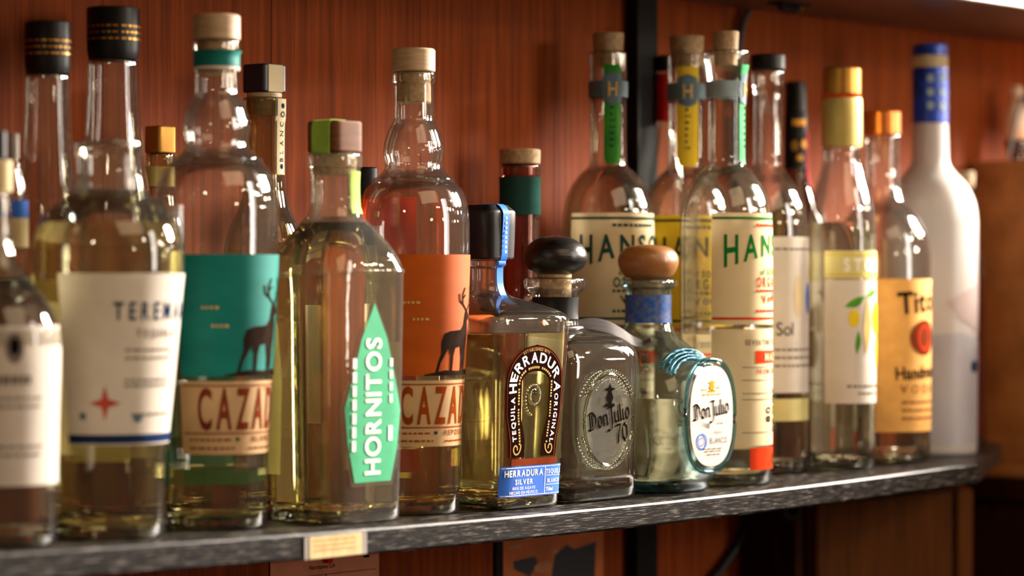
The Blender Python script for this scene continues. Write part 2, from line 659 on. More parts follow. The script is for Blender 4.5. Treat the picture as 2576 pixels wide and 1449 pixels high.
NIB = {
    'D': ([[(.18, .05), (.18, 1.42)], [(-.05, 1.3), (.25, 1.5), (.6, 1.42), (.92, 1.05), (.92, .5), (.6, .08), (.2, .0), (-.12, .12)], [(.45, .2), (.45, 1.3)]], 1.12),
    'o': ([[(.1, .25), (.1, .72), (.36, .98), (.6, .72), (.6, .26), (.34, .0), (.1, .25)]], .74),
    'n': ([[(.1, .02), (.1, .95)], [(.1, .78), (.4, .98), (.58, .76), (.58, .12), (.68, .02)]], .78),
    'J': ([[(-.05, 1.38), (.2, 1.5), (.75, 1.42)], [(.48, 1.45), (.48, .0), (.34, -.42), (.02, -.55), (-.2, -.4)]], .74),
    'u': ([[(.1, .98), (.1, .2), (.3, .02), (.58, .22)], [(.58, .98), (.58, .12), (.68, .02)]], .78),
    'l': ([[(.12, 1.5), (.12, .14), (.26, .02)]], .34),
    'i': ([[(.12, .98), (.12, .14), (.26, .02)], [(.1, 1.26), (.16, 1.38)]], .34),
    '7': ([[(-.05, 1.3), (.1, 1.4), (.62, 1.38), (.3, .6), (.22, 0)]], .72),
    '0': ([[(.1, .35), (.1, 1.05), (.36, 1.4), (.62, 1.05), (.62, .35), (.36, 0), (.1, .35)]], .78),
}


def nib2d(s, h, nibw=0.17, ang=38):
    v, f = [], []
    x = 0.0
    n = Vector((math.cos(math.radians(ang)), math.sin(math.radians(ang)))) * nibw / 2
    n2 = Vector((-n.y, n.x)) * 0.32
    for c in s:
        st, wd = NIB[c]
        for pl in st:
            for a, b in zip(pl, pl[1:]):
                a, b = Vector(a), Vector(b)
                for (m_, k_) in ((n, n2), (n2, n)):
                    i = len(v)
                    q = [a - m_, a + m_, b + m_, b - m_]
                    v += [(x + p.x, p.y) for p in q]
                    f.append((i, i + 1, i + 2, i + 3))
        x += wd
    return [((a - x / 2) * h, b * h) for a, b in v], f, x * h


class Lab:
    """maps label coordinates (u metres right, z metres up) onto a bottle wall"""

    def __init__(self, root, fn):
        self.root, self.fn = root, fn

    def put(self, name, parent, v, f, m, off, maxlen=0.0045):
        bm = bmesh.new()
        vs_ = [bm.verts.new((a, b, 0)) for a, b in v]
        for q in f:
            try:
                bm.faces.new([vs_[i] for i in q])
            except ValueError:
                pass
        bm.normal_update()
        for _ in range(5):
            le = [e for e in bm.edges if e.calc_length() > maxlen]
            if not le:
                break
            bmesh.ops.triangulate(bm, faces=[x for x in bm.faces if len(x.verts) > 3])
            le = [e for e in bm.edges if e.calc_length() > maxlen]
            bmesh.ops.subdivide_edges(bm, edges=le, cuts=1)
        bmesh.ops.triangulate(bm, faces=[x for x in bm.faces if len(x.verts) > 4])
        for q in bm.verts:
            q.co = self.fn(q.co.x, q.co.y, off)
        me = bpy.data.meshes.new(name)
        bm.to_mesh(me)
        bm.free()
        return link(name, me, m, parent)

    def patch(self, name, parent, u0, u1, z0, z1, m, off=0.0003, nu=28, nz=6, shape=None):
        v, f = [], []
        for j in range(nz + 1):
            for i in range(nu + 1):
                u = u0 + (u1 - u0) * i / nu
                z = z0 + (z1 - z0) * j / nz
                v.append(self.fn(u, z, off))
        for j in range(nz):
            for i in range(nu):
                a = j * (nu + 1) + i
                f.append((a, a + 1, a + nu + 2, a + nu + 1))
        return link(name, mesh(name, v, f, 60), m, parent)

    def text(self, name, parent, s, u, z, h, m, sx=1.0, w='b', gap=0.16, off=0.0006, rot=0.0, warp=None, align='c', nib=False, nibw=.17):
        v, f, wd = nib2d(s, h, nibw) if nib else text2d(s, h, sx, w, gap)
        if align == 'l':
            v = [(a + wd / 2, b) for a, b in v]
        if warp:
            v = [warp(a, b, wd, h) for a, b in v]
        c, s_ = math.cos(rot), math.sin(rot)
        v = [(u + a * c - b * s_, z + a * s_ + b * c) for a, b in v]
        return self.put(name, parent, v, f, m, off)

    def poly(self, name, parent, polys, m, off=0.0006, maxlen=0.0045):
        v, f = [], []
        for pl in polys:
            n = len(v)
            v += list(pl)
            f.append(tuple(range(n, n + len(pl))))
        return self.put(name, parent, v, f, m, off, maxlen)

    def dashes(self, name, parent, rows, m, off=0.0006, seed=1, h=0.0011, word=(0.002, 0.006)):
        """rows of print too small to read; rows = [(u0, u1, z)]"""
        R = random.Random(seed)
        pl = []
        for (u0, u1, z) in rows:
            u = u0
            while u < u1 - 0.001:
                w = min(R.uniform(*word), u1 - u)
                pl.append([(u, z), (u + w, z), (u + w, z + h), (u, z + h)])
                u += w + 0.0012
        o = self.poly(name, parent, pl, m, off)
        o['kind'] = 'stuff'
        return o

    def along(self, name, parent, s, path, h, m, sx=1.0, w='b', gap=0.2, off=0.0006, start=0.0, center=None):
        """text along path(s_metres) -> (u, z, angle)"""
        v, f, wd = text2d(s, h, sx, w, gap)
        sh = (center - wd / 2 if center is not None else start) + wd / 2
        out = []
        for a, b in v:
            u, z, an = path(a + sh)
            out.append((u - math.sin(an) * b, z + math.cos(an) * b))
        return self.put(name, parent, out, f, m, off)


# ------------------------------------------------------------------ bottle builder
class Bottle:
    def __init__(self, name, label, px, Y, yaw=0.0, cat='bottle', group=None, base=None):
        self.px, self.Y = px, Y
        self.X, self.Z = at(px, Y)
        self.k = self.Z / F
        self.base = sag(self.X) if base is None else base
        self.root = thing(name, label, cat, (self.X, Y, ZS + self.base), yaw, group)
        self.t = (px - 1288) / F
        # direction to the right in the picture, seen from this bottle
        d = Vector((fx + self.t * rx_, fy + self.t * ry_)).normalized()
        self.sdir = (d.y, -d.x)
        self.rings = None

    def z(self, py):
        return CH + (HY - py) * self.k - self.base

    def half(self, hw, p, ratio):
        """half sizes (a, b) whose outline in the picture is hw pixels"""
        if p <= 2.01 and abs(ratio - 1) < 1e-6:
            return hw * self.k, hw * self.k
        q = p / (p - 1)
        s, c = abs(self.sdir[0]), abs(self.sdir[1])
        b = hw * self.k / (((ratio * s) ** q + c ** q) ** (1 / q))
        return ratio * b, b

    def conv(self, pts, step=4):
        """[(hw, y[, p[, ratio]])] in picture pixels, listed top to bottom -> rings"""
        pp = [(float(q[0]), float(q[1]), float(q[2]) if len(q) > 2 else 2.0, float(q[3]) if len(q) > 3 else 1.0) for q in pts]
        out = []
        for hw, y, p, ra in crom(pp, step):
            a, b = self.half(max(hw, 0.01), p, ra)
            out.append((a, b, p, self.z(y)))
        return out

    def body(self, pts, m='glass', foot=None, name='glass_body', seg=64, step=5, open_top=True):
        r = self.conv(pts, step)
        # stand on the shelf with a rounded heel
        a, b, p, z = r[-1]
        r = [q for q in r if q[3] > 0.006]
        a, b, p, _ = r[-1]
        r += [(a, b, p, 0.004), (a * 0.985, b * 0.985, p, 0.0015), (a * 0.94, b * 0.94, p, 0.0004)]
        self.rings = r
        self.glass = link(name, loft(r, seg, name, True, 48, close_top=not open_top), m, self.root)
        return self.glass

    def prof(self, z):
        r = self.rings
        if z >= r[0][3]:
            return r[0][:3]
        for q, w in zip(r, r[1:]):
            if q[3] >= z >= w[3]:
                t = 0 if q[3] == w[3] else (q[3] - z) / (q[3] - w[3])
                return tuple(q[i] + (w[i] - q[i]) * t for i in range(3))
        return r[-1][:3]

    def liquid(self, ylev, m='liq_clear', wall=0.0007, foot=0.0105):
        zl = self.z(ylev)
        zz = [zl - (zl - foot) * (1 - math.cos(math.pi * i / 2 / 24)) for i in range(25)]
        zz = sorted(set([zl, foot] + [q[3] for q in self.rings if foot + .001 < q[3] < zl - .001]), reverse=True)
        R = []
        for z in zz:
            a, b, p = self.prof(z)
            R.append((a - wall, b - wall, p, z))
        # inner face of the empty glass above the liquid, with the rim of the mouth
        ins = 0.0026
        I = [self.rings[0]]
        for q in self.rings:
            if q[3] > zl + 0.001:
                I.append((max(q[0] - ins, .002), max(q[1] - ins, .002), q[2], q[3]))
        a, b, p = self.prof(zl + .0006)
        I.append((a - ins, b - ins, p, zl + .0006))
        link('inner_wall', loft(I, 56, 'inner_wall', False, 48), self.glass.data.materials[0], self.root)
        a, b, p, z = R[-1]
        R.append((a * .93, b * .93, p, foot - .0015))
        return link('liquid', loft(R, 56, 'liquid', True, 45), m, self.root)

    def thickbase(self, m='thick', h=0.0085, wall=0.0012):
        R = []
        for z in (h, h * .8, 0.003, 0.0012):
            a, b, p = self.prof(max(z, .004))
            s = {h: .86, 0.0012: .95}.get(z, 1.0)
            R.append(((a - wall) * s, (b - wall) * s, p, z))
        return link('glass_foot', loft(R, 56, 'glass_foot', True, 45), m, self.root)

    def part(self, name, pts, m, parent=None, seg=40, step=3, cap=True, smooth=42):
        r = self.conv(pts, step)
        return link(name, loft(r, seg, name, cap, smooth), m, parent or self.root)

    def wrap(self, phi0=None, zref=None):
        """label mapping for round bottles; phi0 = facing angle of the label centre (front = 270 deg)"""
        ph = math.radians(270 if phi0 is None else phi0)

        def fn(u, z, off):
            a, b, p = self.prof(z)
            rr = self.prof(zref)[0] if zref else a
            t = ph + u / rr
            return Vector(((a + off) * math.cos(t), (a + off) * math.sin(t), z))
        return Lab(self.root, fn)

    def flat(self, extra=0.0):
        """label mapping for the front face of square bottles"""
        def fn(u, z, off):
            a, b, p = self.prof(z)
            q = max(0.0, 1 - min(1, abs(u) / a) ** p) ** (1 / p)
            return Vector((u, -b * q - off - extra, z))
        return Lab(self.root, fn)

    def phi(self, px, y):
        """facing angle of the wall point seen at column px"""
        a = self.prof(self.z(y))[0]
        s = max(-1, min(1, (px - self.px) * self.k / a))
        return math.degrees(math.pi + TH + math.asin(s)) - math.degrees(math.atan(self.t))

    def sleeve(self, name, y0, y1, m, parent=None, off=0.0005, phi0=0, phi1=360, n=40):
        """band round the bottle between two rows"""
        z0, z1 = self.z(y0), self.z(y1)
        v, f = [], []
        nz = 4
        full = abs(phi1 - phi0) >= 359.9
        for j in range(nz + 1):
            z = z0 + (z1 - z0) * j / nz
            a, b, p = self.prof(z)
            for i in range(n + 1):
                t = math.radians(phi0 + (phi1 - phi0) * i / n)
                x, y = sup(a + off, b + off, p, t)
                v.append((x, y, z))
        for j in range(nz):
            for i in range(n):
                q = j * (n + 1) + i
                f.append((q, q + 1, q + n + 2, q + n + 1))
        return link(name, mesh(name, v, f, 50), m, parent or self.root)


def arc(cx, cz, r, a0, a1, n=16):
    return [(cx + r * math.cos(math.radians(a0 + (a1 - a0) * i / n)), cz + r * math.sin(math.radians(a0 + (a1 - a0) * i / n))) for i in range(n + 1)]


def ell(cx, cz, a, b, n=28, p=2.0):
    return [(cx + sup(a, b, p, 2 * math.pi * i / n)[0], cz + sup(a, b, p, 2 * math.pi * i / n)[1]) for i in range(n)]


def rect(u0, u1, z0, z1):
    return [(u0, z0), (u1, z0), (u1, z1), (u0, z1)]


# ================================================================== THE PLACE
WALLY = 0.197
wall = link('wall_back', box(-1.6, 2.6, WALLY + 0.012, WALLY + 0.10, 0, 2.6), 'gap')
wall['kind'] = 'structure'
bw = 0.155
bme = box(-bw / 2 + 0.0001, bw / 2 - 0.0001, 0, 0.0118, 0, 2.6, 0.0004, 1, 'plank')
bme.materials.append(M['wall_board'])
x = -1.6 + bw / 2
while x < 2.6:
    o = bpy.data.objects.new('plank', bme)
    col.objects.link(o)
    o.parent = wall
    o.location = (x, WALLY + 0.0001, 0)
    x += bw
fl = link('floor', box(-3.2, 3.2, -3.2, WALLY + 0.10, -0.05, 0), 'floor')
fl['kind'] = 'structure'

# ---- lower shelf: a black board that sags a little between its ends
SHT, SHD = 0.0166, 0.182
XS0, XS1 = -1.1, 0.86
XC0, XC1 = 0.572, 0.84           # the front right corner is cut off on a slant


def front(X):
    return 0.0 if X <= XC0 else 0.14 * (X - XC0) / (XC1 - XC0) if X <= XC1 else 0.14 + (X - XC1) / (XS1 - XC1) * 0.03


v, f = [], []
prof2 = [(None, 0), (0.0022, 0), (0.0009, -0.0005), (0.0, -0.0018), (0, -SHT + 0.0015), (0.0012, -SHT), (None, -SHT)]
xs = [XS0 + (XC0 - XS0) * i / 90 for i in range(91)] + [XC0 + (XC1 - XC0) * i / 14 for i in range(1, 15)] + [XS1]
NX = len(xs) - 1
for X in xs:
    for (yy, zz) in prof2:
        v.append((X, SHD if yy is None else front(X) + yy, zz + sag(X)))
m_ = len(prof2)
for i in range(NX):
    for k in range(m_):
        l = (k + 1) % m_
        f.append((i * m_ + k, i * m_ + l, (i + 1) * m_ + l, (i + 1) * m_ + k))
f += [tuple(range(m_)), tuple(range(NX * m_, NX * m_ + m_))]
shelf = link('wall_shelf', mesh('wall_shelf', v, f, 14), 'shelf', None, (0, 0, ZS))
tag(shelf, 'long black worn wooden wall shelf carrying the row of bottles', 'shelf')

# ---- upper shelf
UZ = ZS + CH + 0.2357
up = thing('upper_shelf', 'brown wooden shelf above the bottles with glare painted on its front edge', 'shelf', (0, 0, UZ))
link('shelf_board', box(XS0, 1.6, 0.004, SHD, 0, 0.024, 0.001), 'shelf_under', up)
link('front_edge', box(XS0, 1.6, -0.002, 0.004, -0.001, 0.026, 0.0008), 'shelf_glare', up)

# ---- shelf upright, cable, hooks
xu0, xu1 = at(1600, 0.185)[0], at(1652, 0.185)[0]
o = link('shelf_upright', box(xu0, xu1, 0.1835, 0.1965, 0, 2.5, 0.001), 'black_metal')
tag(o, 'black vertical metal upright fixed to the wall behind the bottles', 'upright')


def wallpt(px, py, Y=0.190):
    X, Z = at(px, Y)
    return (X, Y, ZS + CH + (HY - py) * Z / F)


cp = [wallpt(1905, -120), wallpt(1890, 0), wallpt(1862, 85), wallpt(1848, 300), wallpt(1862, 600), wallpt(1895, 1000),
      wallpt(1893, 1220), wallpt(1884, 1295), wallpt(1862, 1360), wallpt(1815, 1430), wallpt(1760, 1500), wallpt(1730, 1600)]
o = link('power_cable', tube(crom([tuple(c) for c in cp], 6), 0.0038, 10), 'rubber')
tag(o, 'black cable running down the wall behind the shelf', 'cable')


def hook(px, py, label, top):
    X, Z = at(px, 0.13)
    z = ZS + CH + (HY - py) * Z / F
    t = thing('metal_hook', label, 'hook', (X, 0.13, top))
    d = z - top
    pts = [(-0.012, 0, 0.0), (-0.012, 0, d * .6), (-0.008, 0, d * .92), (0, 0, d), (0.008, 0, d * .9), (0.013, 0, d * .6)]
    link('hook_wire', tube(crom(pts, 4), 0.0034, 8), 'black_metal', t)
    link('mounting_plate', box(-0.02, 0.02, -0.008, 0.008, -0.0022, -0.0001, 0.0005), 'black_metal', t)
    link('tip', tube([(0.013, 0, d * .62), (0.0145, 0, d * .5)], 0.0042, 8), 'handle_wood', t)
    return t


hook(1990, 1302, 'black bent metal hook under the lower black shelf', ZS - SHT + sag(at(1990, .13)[0]) - 0.0001)
hook(1985, 22, 'black metal hook with a tan tip under the upper shelf', UZ - 0.0001)

# ---- card on the shelf edge
x0, x1 = at(776, 0)[0], at(921, 0)[0]
xm = (x0 + x1) / 2
t = thing('shelf_card', 'beige price card taped to the front edge of the black shelf', 'card', (xm, -0.0003, ZS + sag(xm)))
hwc = (x1 - x0) / 2
link('tape', box(-hwc - .004, hwc, -0.0005, 0, -SHT + .0004, -0.0022), 'grey_cap', t)
cd = link('card_face', box(-hwc, hwc * .80, -0.0009, -0.0005, -SHT + .0006, -0.0024), 'card', t)
lf = Lab(t, lambda u, z, off: Vector((u, -0.0009 - off, z)))
lf.dashes('printed_lines', cd, [(-hwc + .003, hwc * .6, -0.0055 - .003 * i) for i in range(3)], 'ink_tan', 0.0002, 5, 0.0009)

# ---- papers on the wall below the shelf
X, Z = at(817, WALLY)
k = Z / F
zt = ZS + CH + (HY - 1385) * k
t = thing('wall_note', 'pinkish printed paper note pinned below the black shelf', 'note', (X, WALLY - 0.0006, zt))
sx_ = k / 0.657
nb = link('sheet', box(-127 * sx_, 127 * sx_, -0.0006, 0, -0.11, 0, 0.0002), 'paper_pinkish', t)
lf = Lab(t, lambda u, z, off: Vector((u, -0.0006 - off, z)))
lf.text('lettering', nb, 'Northpine CA', -9 * sx_, -44 * k, 10 * k, 'ink', 1.05, 'r', 0.12)
lf.poly('ruled_line', nb, [rect(-118 * sx_, 118 * sx_, -60 * k, -58.5 * k), rect(-1 * sx_, 0.6 * sx_, -150 * k, -60 * k)], 'ink_brown')
lf.poly('scribble', nb, [ell(95 * sx_, -24 * k, 8 * sx_, 4 * k, 12)], 'ink')
link('push_pin', tube([(0, -0.0007, -0.006), (0, -0.005, -0.006)], 0.003, 10), 'ink_red', t)

X, Z = at(1382, WALLY)
k = Z / F
zt = ZS + CH + (HY - 1325) * k
t = thing('wall_print', 'orange and black framed print hung on the wall below the shelf', 'print', (X, WALLY - 0.003, zt))
sx_ = k / 0.657
link('backing', box(-140 * sx_, 132 * sx_, 0, 0.0028, -0.17, 0, 0.0004), 'black_metal', t)
pf = link('print_face', box(-124 * sx_, 132 * sx_, -0.0006, -0.0001, -0.168, -0.001, 0.0001), 'print_orange', t)
lf = Lab(t, lambda u, z, off: Vector((u, -0.0006 - off, z)))
lf.poly('dark_shapes', pf, [[(-100 * sx_, -75 * k), (-45 * sx_, -68 * k), (-38 * sx_, -85 * k), (-58 * sx_, -118 * k), (-98 * sx_, -95 * k)],
                          [(5 * sx_, -70 * k), (35 * sx_, -48 * k), (55 * sx_, -62 * k), (112 * sx_, -48 * k), (105 * sx_, -240 * k), (-20 * sx_, -240 * k), (-5 * sx_, -130 * k)],
                          [(-100 * sx_, -130 * k), (-50 * sx_, -140 * k), (-60 * sx_, -240 * k), (-100 * sx_, -240 * k)]], 'navy_cap', 0.0002, 1)
for q in (ell(-95 * sx_, -40 * k, 16 * sx_, 6 * k, 12), ell(72 * sx_, -20 * k, 9 * sx_, 7 * k, 12), ell(5 * sx_, -62 * k, 9 * sx_, 7 * k, 12), ell(-24 * sx_, -98 * k, 24 * sx_, 14 * k, 14)):
    lf.poly('light_spot', pf, [q], 'handle_wood', 0.0004, 1)

# ---- cabinet panel below the shelf on the right
xa, xb = at(2040, 0.12)[0], at(2455, 0.12)[0]
cz = ZS - SHT - 0.016
t = thing('base_cabinet', 'dark brown wooden cabinet standing under the end of the shelf', 'cabinet', ((xa + xb) / 2, 0.155, 0))
w2 = (xb - xa) / 2
link('carcass', box(-w2, w2, -0.02, 0.038, 0, cz, 0.001), 'cab_dark', t)
d1 = link('door', box(-w2 + .012, w2 * .72, -0.034, -0.0201, 0.02, cz - .004, 0.002), 'cab_wood', t)
d2 = link('stile', box(w2 * .80, w2 - 0.002, -0.034, -0.0201, 0.02, cz - .004, 0.002), 'cab_wood', t)

# ---- low side cabinet beyond the shelf end, with a wooden partition standing on it
CT = ZS - 0.034
t = thing('side_cabinet', 'dark wooden side cabinet with a pale handle beyond the end of the shelf', 'cabinet', (1.13, -0.05, 0))
link('carcass', box(-0.255, 0.24, -0.24, 0.245, 0, CT - 0.0222, 0.002), 'cab_dark', t)
link('worktop', box(-0.262, 0.25, -0.25, 0.246, CT - 0.022, CT, 0.003, 2), 'cab_dark', t)
hp = [(-0.2545, 0.150, CT - 0.030), (-0.268, 0.150, CT - .034), (-0.271, 0.150, CT - .050), (-0.266, 0.150, CT - .064), (-0.2545, 0.150, CT - .067)]
link('handle', tube(crom(hp, 4), 0.0040, 8), 'handle_wood', t)
for i in range(3):
    zc = CT - .075 - .05 * i
    link('red_slat', box(-0.2605, -0.2551, -0.10, 0.10, zc - .012, zc + .012, .001), 'red_rag', t)

t = thing('wooden_partition', 'plain brown wooden partition panel standing on the side cabinet', 'partition', (0.880, -0.04, CT + 0.0002))
link('panel', box(-0.007, 0.007, -0.20, 0.234, 0.012, 0.300, 0.002, 2), 'box_wood', t)
link('foot_rail', box(-0.0115, 0.0115, -0.205, 0.2345, 0, 0.0119, 0.002, 2), 'box_wood', t)

# ================================================================== BOTTLES
GR = 'bottles on the black shelf'

# ---- deer silhouette used on two labels (unit: 1 = height without antlers)
DEER = [[(0.02, 0.0), (0.07, 0.0), (0.12, 0.18), (0.20, 0.30), (0.27, 0.42), (0.33, 0.30), (0.33, 0.02), (0.38, 0.02), (0.40, 0.30), (0.44, 0.42),
         (0.58, 0.44), (0.62, 0.24), (0.62, 0.0), (0.67, 0.0), (0.69, 0.28), (0.72, 0.02), (0.77, 0.02), (0.78, 0.36), (0.82, 0.55), (0.84, 0.72),
         (0.82, 0.86), (0.92, 0.90), (0.93, 0.95), (0.80, 1.04), (0.74, 1.06), (0.70, 0.98), (0.66, 0.80), (0.58, 0.72), (0.30, 0.70), (0.18, 0.66), (0.12, 0.52), (0.13, 0.34), (0.07, 0.18)]]


def antlers(u, z, s):
    out = []
    for pl in ([(.75, 1.04), (.62, 1.14), (.60, 1.30), (.68, 1.42)], [(.62, 1.14), (.52, 1.20), (.50, 1.32)], [(.61, 1.24), (.70, 1.30)],
               [(.79, 1.04), (.92, 1.14), (.96, 1.30), (.90, 1.44)], [(.93, 1.16), (1.02, 1.24), (1.02, 1.36)]):
        for a, b in zip(pl, pl[1:]):
            a, b = Vector(a), Vector(b)
            n = Vector((-(b - a).y, (b - a).x)).normalized() * 0.016
            out.append([(u + p.x * s, z + p.y * s) for p in (a - n, a + n, b + n, b - n)])
    return out


def stag_bottle(px, Y, label, S, panel, inkb, band=None, level=1125, liq='liq_gold', stop='pale_wood', ltop=640):
    B = Bottle('tequila_bottle', label, px, Y, group=GR)
    zb = B.z

    def y(v):                       # profile rows measured on the middle bottle, scaled about the foot
        return yb - (1288 - v) * S
    yb = HY + (CH - B.base) / B.k
    H = lambda h: h * S
    P = [(H(a), y(b)) for a, b in [(53, 181), (53, 181), (55.5, 186), (55.5, 203), (50, 211), (50, 211), (50, 250), (50.5, 298), (57, 312), (66, 332), (75, 362), (77, 384), (72, 408), (74, 424), (90, 443), (99, 449), (99, 449),
                                   (103, 456), (124, 480), (136, 517), (141, 565), (141, 640), (136, 800), (118, 1090), (116, 1180), (116, 1290)]]
    B.body(P, 'glass')
    st = B.part('stopper', [(H(50), y(122)), (H(54), y(126)), (H(54), y(126)), (H(54), y(177)), (H(54), y(177)), (H(52), y(180))], stop)
    B.part('stopper_plug', [(H(42), y(181)), (H(42), y(181)), (H(43), y(255)), (H(43), y(255)), (H(40), y(258))], 'cork', st)
    B.part('neck_ring', [(H(100), y(447)), (H(103), y(450)), (H(103), y(456)), (H(100), y(460))], 'glass')
    B.liquid(y(level), liq)
    B.thickbase()
    W = B.wrap(272, B.z(y(800)))
    kk = B.k * S
    zt, zbm = B.z(y(ltop)), B.z(y(941))
    r = B.prof(B.z(y(800)))[0]
    hw_ = math.radians(83) * r
    lb = W.patch('label', B.root, -hw_, hw_, zbm, zt, panel, nu=40)
    lb['label'] = 'upper label with a standing stag'
    W.poly('stag_print', lb, [[(0.04 * 0 - 62 * kk + p[0] * 150 * kk, zbm + 6 * kk + p[1] * 150 * kk) for p in q] for q in DEER], 'deer')
    W.poly('antler_print', lb, antlers(-62 * kk, zbm + 6 * kk, 150 * kk), 'deer', 0.0007)
    W.poly('ground_print', lb, [[(-90 * kk, zbm + 1 * kk), (90 * kk, zbm + 1 * kk), (80 * kk, zbm + 16 * kk), (20 * kk, zbm + 12 * kk), (-30 * kk, zbm + 14 * kk), (-88 * kk, zbm + 4 * kk)]], 'deer', 0.0008)
    W.dashes('script_print', lb, [(-140 * kk, -98 * kk, zt - 122 * kk), (-118 * kk, -76 * kk, zt - 163 * kk)], 'ink_tan', .0006, 31, 6 * kk, (.0012, .003))
    z0, z1 = B.z(y(1116)), B.z(y(952))
    l2 = W.patch('name_label', B.root, -hw_ * 1.02, hw_ * 1.02, z0, z1, 'paper_tan', nu=40)
    l2['label'] = 'lower paper label with tall condensed letters'
    W.text('lettering', l2, 'CAZADORES', 42 * kk, z0 + 58 * kk, 88 * kk, inkb, 0.41, 'b', 0.30)
    W.poly('ruled_lines', l2, [rect(-hw_ * .98, hw_ * .98, z0 + q * kk, z0 + (q + 3) * kk) for q in (46, 153)], inkb)
    W.text('lettering', l2, 'REPOSADO' if inkb == 'ink_rust' else 'BLANCO', 40 * kk, z0 + 28 * kk, 12 * kk, inkb, 1.0, 'b', 0.5)
    W.text('lettering', l2, 'TEQUILA', 60 * kk, z0 + 156 * kk - 16 * kk + 2 * kk, 8 * kk, inkb, 1.1, 'r', 0.5)
    W.poly('agave_mark', l2, [ell(-52 * kk, z0 + 34 * kk, 6 * kk, 4.5 * kk, 10)], 'ink_pine')
    W.dashes('small_print', l2, [(-hw_ * .9, -70 * kk, z0 + 31 * kk), (-hw_ * .9, -60 * kk, z0 + 12 * kk), (-20 * kk, 90 * kk, z0 + 11 * kk)], inkb, seed=4, h=7 * kk * .6)
    return B, y, kk


# 1 teal stag bottle
B, yy, kk = stag_bottle(545, 0.070, 'clear bottle with teal stag label and a pale wooden stopper', 1.105, 'teal', 'ink_brown', level=1150, liq='liq_pale', stop='pale_wood', ltop=668)
nb = B.sleeve('neck_band', yy(205), yy(240), 'teal_dark', off=.0008)
B.sleeve('band_edge', yy(241), yy(248), 'paper', nb, .0008)
# mint back label seen through the bottle
W = B.wrap(95, B.z(yy(1000)))
r = B.prof(B.z(yy(900)))[0]
W.patch('back_label', B.root, -r * 1.1, r * 1.1, B.z(yy(1195)), B.z(yy(730)), 'mint', off=.0004)
# 2 orange stag bottle
B, yy, kk = stag_bottle(1041, 0.068, 'clear bottle with orange stag label and a pale wooden stopper', 1.0, 'orange', 'ink_rust', level=1118, liq='liq_gold', stop='pale_wood')
W = B.wrap(95, B.z(yy(1000)))
r = B.prof(B.z(yy(900)))[0]
W.patch('back_label', B.root, -r * .9, r * .9, B.z(yy(1000)), B.z(yy(490)), 'ink_red', off=.0004)
W.patch('back_card', B.root, -r * .9, r * .9, B.z(yy(1190)), B.z(yy(1130)), 'ink_red', off=.0004)

# 3 broad-shouldered bottle with white compass label
B = Bottle('tequila_bottle', 'broad round bottle with white label, red compass star and short open neck', 273, 0.056, group=GR)
B.body([(80, 362), (80, 362), (86, 358), (88, 372), (83, 392), (83, 430), (88, 478), (88, 478), (112, 498), (150, 528), (178, 572), (190, 630), (190, 680), (184, 740), (168, 920), (150, 1100), (143, 1180), (142, 1360)], 'glass')
B.part('neck_ring', [(88, 476), (94, 480), (94, 486), (88, 492)], 'glass_relief')
B.liquid(560, 'liq_pale')
B.thickbase()
zr = B.z(900)
W = B.wrap(270, zr)
r = B.prof(zr)[0]
kk = B.k
lb = W.patch('label', B.root, -r * 1.42, r * 1.42, B.z(1112), B.z(688), 'paper', nu=44, nz=8)
W.text('lettering', lb, 'TEREMANA', 30 * kk, B.z(802), 42 * kk, 'navy', 0.62, 'b', 0.5)
W.text('lettering', lb, 'TEQUILA', 10 * kk, B.z(845), 18 * kk, 'ink_soft', 0.9, 'b', 0.4)
W.poly('compass_star', lb, [[(-130 * kk + a * 42 * kk, B.z(1008) + b * 44 * kk) for a, b in ((0, 1), (.2, .24), (1, 0), (.2, -.24), (0, -1), (-.2, -.24), (-1, 0), (-.2, .24))]], 'ink_rose')
W.poly('blue_band', lb, [rect(-r * 1.40, r * 1.40, B.z(1108), B.z(1086))], 'navy', .0005)
W.dashes('small_print', lb, [(-80 * kk, 60 * kk, B.z(q)) for q in (880, 900, 955, 968)] + [(-60 * kk, 90 * kk, B.z(1040))], 'ink_soft', seed=8, h=6 * kk)
for q in ([ell(-190 * kk, B.z(1040), 10 * kk, 10 * kk, 12)], [ell(-40 * kk, B.z(1045), 14 * kk, 12 * kk, 12)]):
    W.poly('agave_mark', lb, q, 'slate')
W2 = B.wrap(92, zr)
W2.patch('back_label', B.root, -r * .9, r * .9, B.z(1160), B.z(690), 'paper_straw', off=.0004)

# 4 front bottle cut by the frame
B = Bottle('liquor_bottle', 'clear bottle with cream label and black stopper beside the broad round bottle', -5, 0.047, group=GR)
B.body([(31, 402), (31, 402), (34, 408), (34, 440), (31, 450), (33, 520), (36, 600), (46, 640), (78, 700), (120, 752), (145, 800), (156, 850), (156, 900), (150, 1100), (147, 1380)], 'glass')
st = B.part('stopper', [(20, 330), (22, 334), (22, 334), (22, 398), (22, 398), (20, 401)], 'black_cap')
B.part('neck_sleeve', [(35.5, 404), (35.5, 404), (35.5, 482), (35.5, 482)], 'paper_cream', cap=False)
B.liquid(700, 'liq_clear')
B.thickbase()
zr = B.z(1000)
W = B.wrap(270, zr)
r = B.prof(zr)[0]
kk = B.k
lb = W.patch('label', B.root, -r * 1.45, r * 1.45, B.z(1214), B.z(818), 'paper', nu=44)
W.poly('agave_print', lb, [ell(-62 * kk, B.z(872), 22 * kk, 38 * kk, 18)], 'ink_soft')
W.poly('agave_core', lb, [ell(-62 * kk, B.z(868), 12 * kk, 22 * kk, 16)], 'ink', .0008)
W.dashes('faded_print', lb, [(-110 * kk, -20 * kk, B.z(962))], 'ink_soft', .0006, 17, 22 * kk, (.002, .004))
